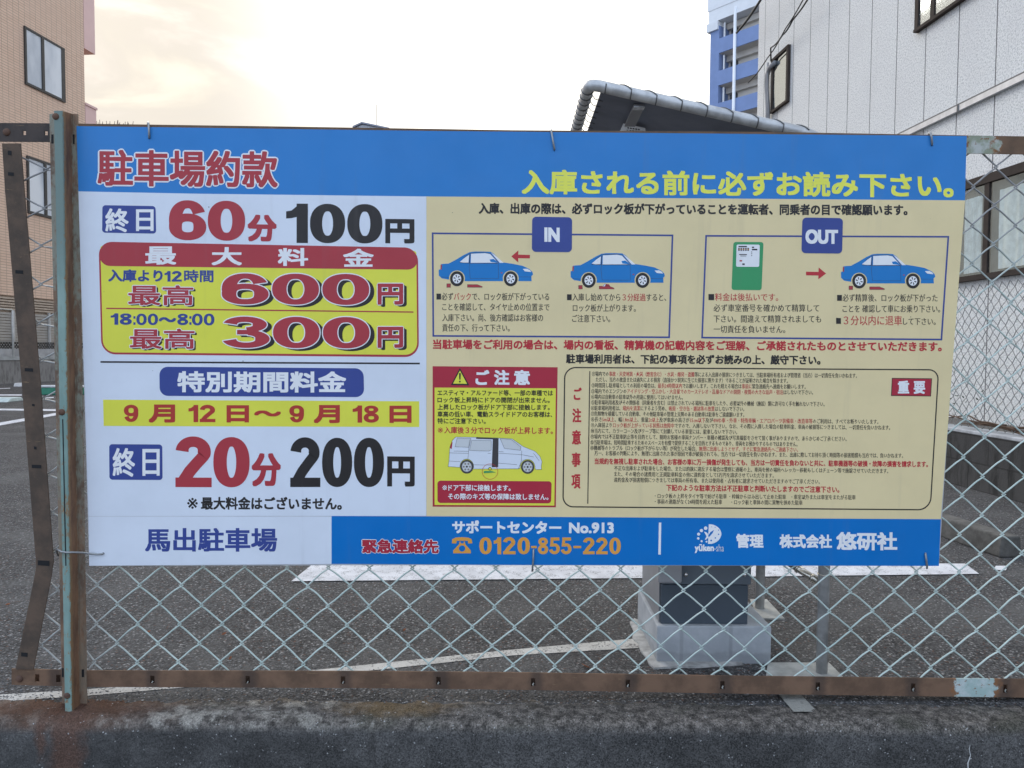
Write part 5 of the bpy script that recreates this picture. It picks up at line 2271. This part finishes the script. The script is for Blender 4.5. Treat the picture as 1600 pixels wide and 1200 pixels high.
    for ch, xc, y0, y1, w in (('ご', 902.6, 605.5, 625, 12.5), ('注', 901.3, 638, 660, 14), ('意', 900.7, 672, 694.5, 14), ('事', 900.2, 707, 729.5, 14), ('項', 899.8, 741, 763.5, 14)):
        p.text(ch, xc - w / 2, (y0 + y1) / 2, xc + w / 2, (y0 + y1) / 2, y1 - y0, L2, Rd, bold=.6, tight=True)
    p.poly([(1393.6, 590.5), (1456.4, 591.2), (1454.6, 619.4), (1392.2, 618.6)], L2, 'black')
    p.poly([(1394.6, 591.6), (1455.2, 592.2), (1453.5, 618.3), (1393.3, 617.6)], L3, 'dred')
    p.text('重', 1402.8, 604.8, 1420.6, 604.8, 20, L4, 'lwhite', bold=.75, tight=True)
    p.text('要', 1427.6, 605.4, 1445.6, 605.4, 20, L4, 'lwhite', bold=.75, tight=True)
    p.build_on('terms_box', ru)
    p = Print()
    rows = [
        ([('①場内での', B), ('事故・天変地異・火災（煙害含む）・水災・爆発・盗難', Rd), ('等による入出庫の損害につきましては、当駐車場所有者および管理者（当方）は一切責任を負いかねます。', B)], 925, 1339, 584, 587),
        ([('ただし、当方の故意または過失による損害（直接かつ現実に生じた損害に限ります）であることが証明された場合を除きます。', B)], 931, 1231, 593, 595),
        ([('②時間貸し駐車場としての利用の場合は、', B), ('最長24時間以内', Rd), ('でお願いします。これを超える場合は', B), ('事前に', Rd), ('緊急連絡先へ連絡をお願いします。', B)], 924.5, 1259, 602, 604.2),
        ([('③場内でのエンジンの', B), ('アイドリング・空ふかし・大音量でのカーステレオ・乱暴なドアの開閉・夜間の大きな話声・宿泊', Rd), ('はしないで下さい。', B)], 924, 1270.5, 611, 613),
        ([('④場内は自動車の駐車以外の用途に使用してはいけません。', B)], 924, 1067, 619.8, 621),
        ([('⑤駐車場利用者及びその関係者（同乗者を含む）は禁止されている場所に駐車をしたり、必要以外の機械（施設）類に許可なく手を触れないで下さい。', B)], 924, 1288.5, 628.6, 631.4),
        ([('⑥駐車場利用者は、', B), ('場内を清潔', Rd), ('にするよう努め、', B), ('吸殻・空き缶・雑誌等の放置', Rd), ('はしないで下さい。', B)], 923.5, 1163, 637.5, 639),
        ([('⑦危険物を積載している自動車、その他駐車場の管理上支障のある自動車は駐車をご遠慮願います。', B)], 923.5, 1163, 646.2, 648),
        ([('⑧長さ', B), ('5m以上', Rd), ('、幅', B), ('1.8m以上', Rd), ('、重量', B), ('2t以上', Rd), ('及び車床の高さが', B), ('15cm以下', Rd), ('及び', B), ('4WD車・外車・特殊車輌・エアロパーツ装備車・改造車等', Rd), ('のご利用は、すべてお断りいたします。', B)], 923.5, 1372.5, 655, 659),
        ([('⑨入庫前より', B), ('ロック板が上がっている状態は故障中', Rd), ('ですので、入庫しないで下さい。なお、その際に入庫した場合の駐車料金、車両の破損等につきましては、一切責任を負いかねます。', B)], 923.5, 1391, 664, 668.2),
        ([('⑩当方にて、カラーコーン及びテープ等にて封鎖している車室には、駐車しないで下さい。', B)], 923.3, 1152, 673, 675),
        ([('⑪場内では不正駐車防止等を目的として、随時お客様の車両ナンバー・車種の確認及び写真撮影をさせて頂く事がありますので、あらかじめご了承ください。', B)], 923, 1323, 682, 685.8),
        ([('⑫当駐車場は、短時間駐車するためのスペースを有償で提供することを目的とするものであり、車両をお預かりするものではありません。', B)], 922.8, 1246, 691, 694),
        ([('⑬機械等のトラブル（ロック板が下がらない等）が発生した場合、', B), ('無理に出庫しようとせず、すぐに緊急連絡先へご連絡下さい。', Rd)], 922.6, 1247, 699.6, 702.6),
        ([('万一、お客様の判断により、無理に出庫された事が原因で車が破損されても、当方では一切責任を負いかねます。また、出庫に際してお待ち頂く時間等の損害賠償も当方では、負いかねます。', B)], 929, 1411, 708, 712),
        ([('不正な出庫および駐車をした場合、または約款に違反する場合は警察に通報の上、車両を他の場所へレッカー移動もしくはチェーン等で施錠させていただきます。', B)], 959.8, 1388, 731.4, 736),
        ([('また、その場合の諸費用と正規駐車料金の他に違約金として5万円を請求させていただきます。', B)], 959.5, 1209, 740.6, 743),
        ([('違約金及び損害賠償につきましては車両の所有車、または使用者・占有者に請求させていただきますのでご了承ください。', B)], 959.2, 1281, 749.6, 752.6),
        ([('・ロック板の上昇をタイヤ等で妨げる駐車 ・枠線からはみ出して止めた駐車　・車室以外または車室をまたがる駐車', B)], 1023, 1337, 774.8, 777.2),
        ([('・事前の連絡がなく24時間を超えた駐車　　・ロック板と車体の間に異物を挟めた駐車', B)], 1023, 1254, 783.6, 785.4)]
    for segs, x0, x1, y0, y1 in rows:
        p.text('', x0, y0, x1, y1, 7.9, L2, B, segs=segs, res=1, bold=.10)
    p.text('当規約を無視し駐車された場合、お客様の車に万一損傷が発生しても、当方は一切責任を負わないと共に、駐車機器等の破損・故障の損害を請求します。', 929, 720.6, 1450, 725.4, 10, L2, Rd, bold=.3, res=2)
    p.text('下記のような駐車方法は不正駐車と判断いたしますのでご注意下さい。', 1041, 762, 1311.5, 765, 10.5, L2, Rd, bold=.32, res=2)
    p.build_on('lettering', ru)
    return sign


build_sign()

# ------------------------------------------------------------------ wire ties that hold the sign
MAT_TIE = plain('tie_wire_steel', (.36, .37, .37), .45, .6)


def tie(path, label, r=.0026):
    mb = MB()
    xs, ys, os_ = zip(*path)
    mb.tube(list(Fp(xs, ys, os_)), r, 7)
    tag(mb.build('wire_tie', MAT_TIE, smooth=True), label, 'wire tie', 'wire ties holding the sign')


h = S0 + .0045
tie([(231, 206, -.012), (231, 196, -.010), (231.5, 191.5, 0), (232, 193, h), (232.8, 203, h + .001), (233, 214.5, h), (233, 216, S0 + .001)], 'hooked wire tie over the top rail above the red title lettering')
tie([(860, 214, -.012), (860.5, 206, -.010), (861, 203, 0), (861.5, 205, h), (863.6, 218, h + .001), (866, 232, h), (866.3, 234.5, S0 + .001)], 'long slanting wire tie at the middle of the top edge of the sign')
tie([(1450, 224, -.012), (1451, 212, -.010), (1452, 207.5, 0), (1454, 208.5, h), (1455.5, 214, h + .001), (1456.3, 225, h), (1456.3, 227, S0 + .001)], 'hooked wire tie near the top right corner of the sign')
tie([(833.6, 858, S0 + .001), (833.6, 861, h), (833.2, 875, h), (832.2, 887, h), (831.5, 892, .002), (832.5, 890, -.012)], 'wire tie at the bottom edge under the telephone number')
tie([(1446, 864, S0 + .001), (1446.3, 867, h), (1447.5, 876, h), (1448.5, 884, h), (1448.3, 888, .002), (1448, 886, -.012)], 'wire tie at the bottom right corner of the sign')
tie([(91, 868, .0), (88, 860, .012), (90, 858, .03), (96, 862, .052), (104, 863.2, .0505), (113, 863, .047), (128, 863.5, .03), (140, 865, h + .003), (152, 866, h), (160, 865.6, h), (162, 864, S0 + .001)],
    'wire tie wrapped round the rusty post at the lower left of the sign')

# ------------------------------------------------------------------ fallen leaves
MAT_LEAF = plain('dry_leaf', (.30, .115, .055), .8, var=.3, scale=60)
for i, (px, py, lab) in enumerate(((915, 1040, 'curled orange dry leaf on the asphalt just left of the concrete plinth'), (632, 984, 'small brown dry leaf behind the wire mesh under the middle of the sign'),
                                   (350, 990, 'dry brown leaf behind the mesh right of the rusty post'), (232, 987, 'small dry leaf nearest the rusty post'),
                                   (12, 944, 'pale orange dry leaf at the left edge beyond the bent bar'), (360, 1028, 'dry leaf lying just above the bottom rail at left'))):
    c = G(px, py, .006)
    a = random.uniform(0, 6)
    L = .009 if i else .015
    mb = MB()
    u = Vector((math.cos(a), math.sin(a), .15))
    w = Vector((-math.sin(a), math.cos(a), .5))
    pts = [c - u * L, c - u * L * .3 + w * L * .45, c + u * L * .4 + w * L * .4, c + u * L, c + u * L * .3 - w * L * .2, c - u * L * .4 - w * L * .3]
    mid = [c - u * L * .35 - Vector((0, 0, .003)), c + u * L * .4 - Vector((0, 0, .003))]
    mb.add(pts + mid, [(0, 1, 6), (1, 2, 7, 6), (2, 3, 7), (3, 4, 7), (4, 5, 6, 7), (5, 0, 6)])
    o = mb.build('fallen_leaf', MAT_LEAF)
    o.modifiers.new('thick', 'SOLIDIFY').thickness = .001
    tag(o, lab, 'leaf', 'dry leaves on the asphalt')

for o in bpy.data.objects:
    if '_base' in o:
        del o['_base']
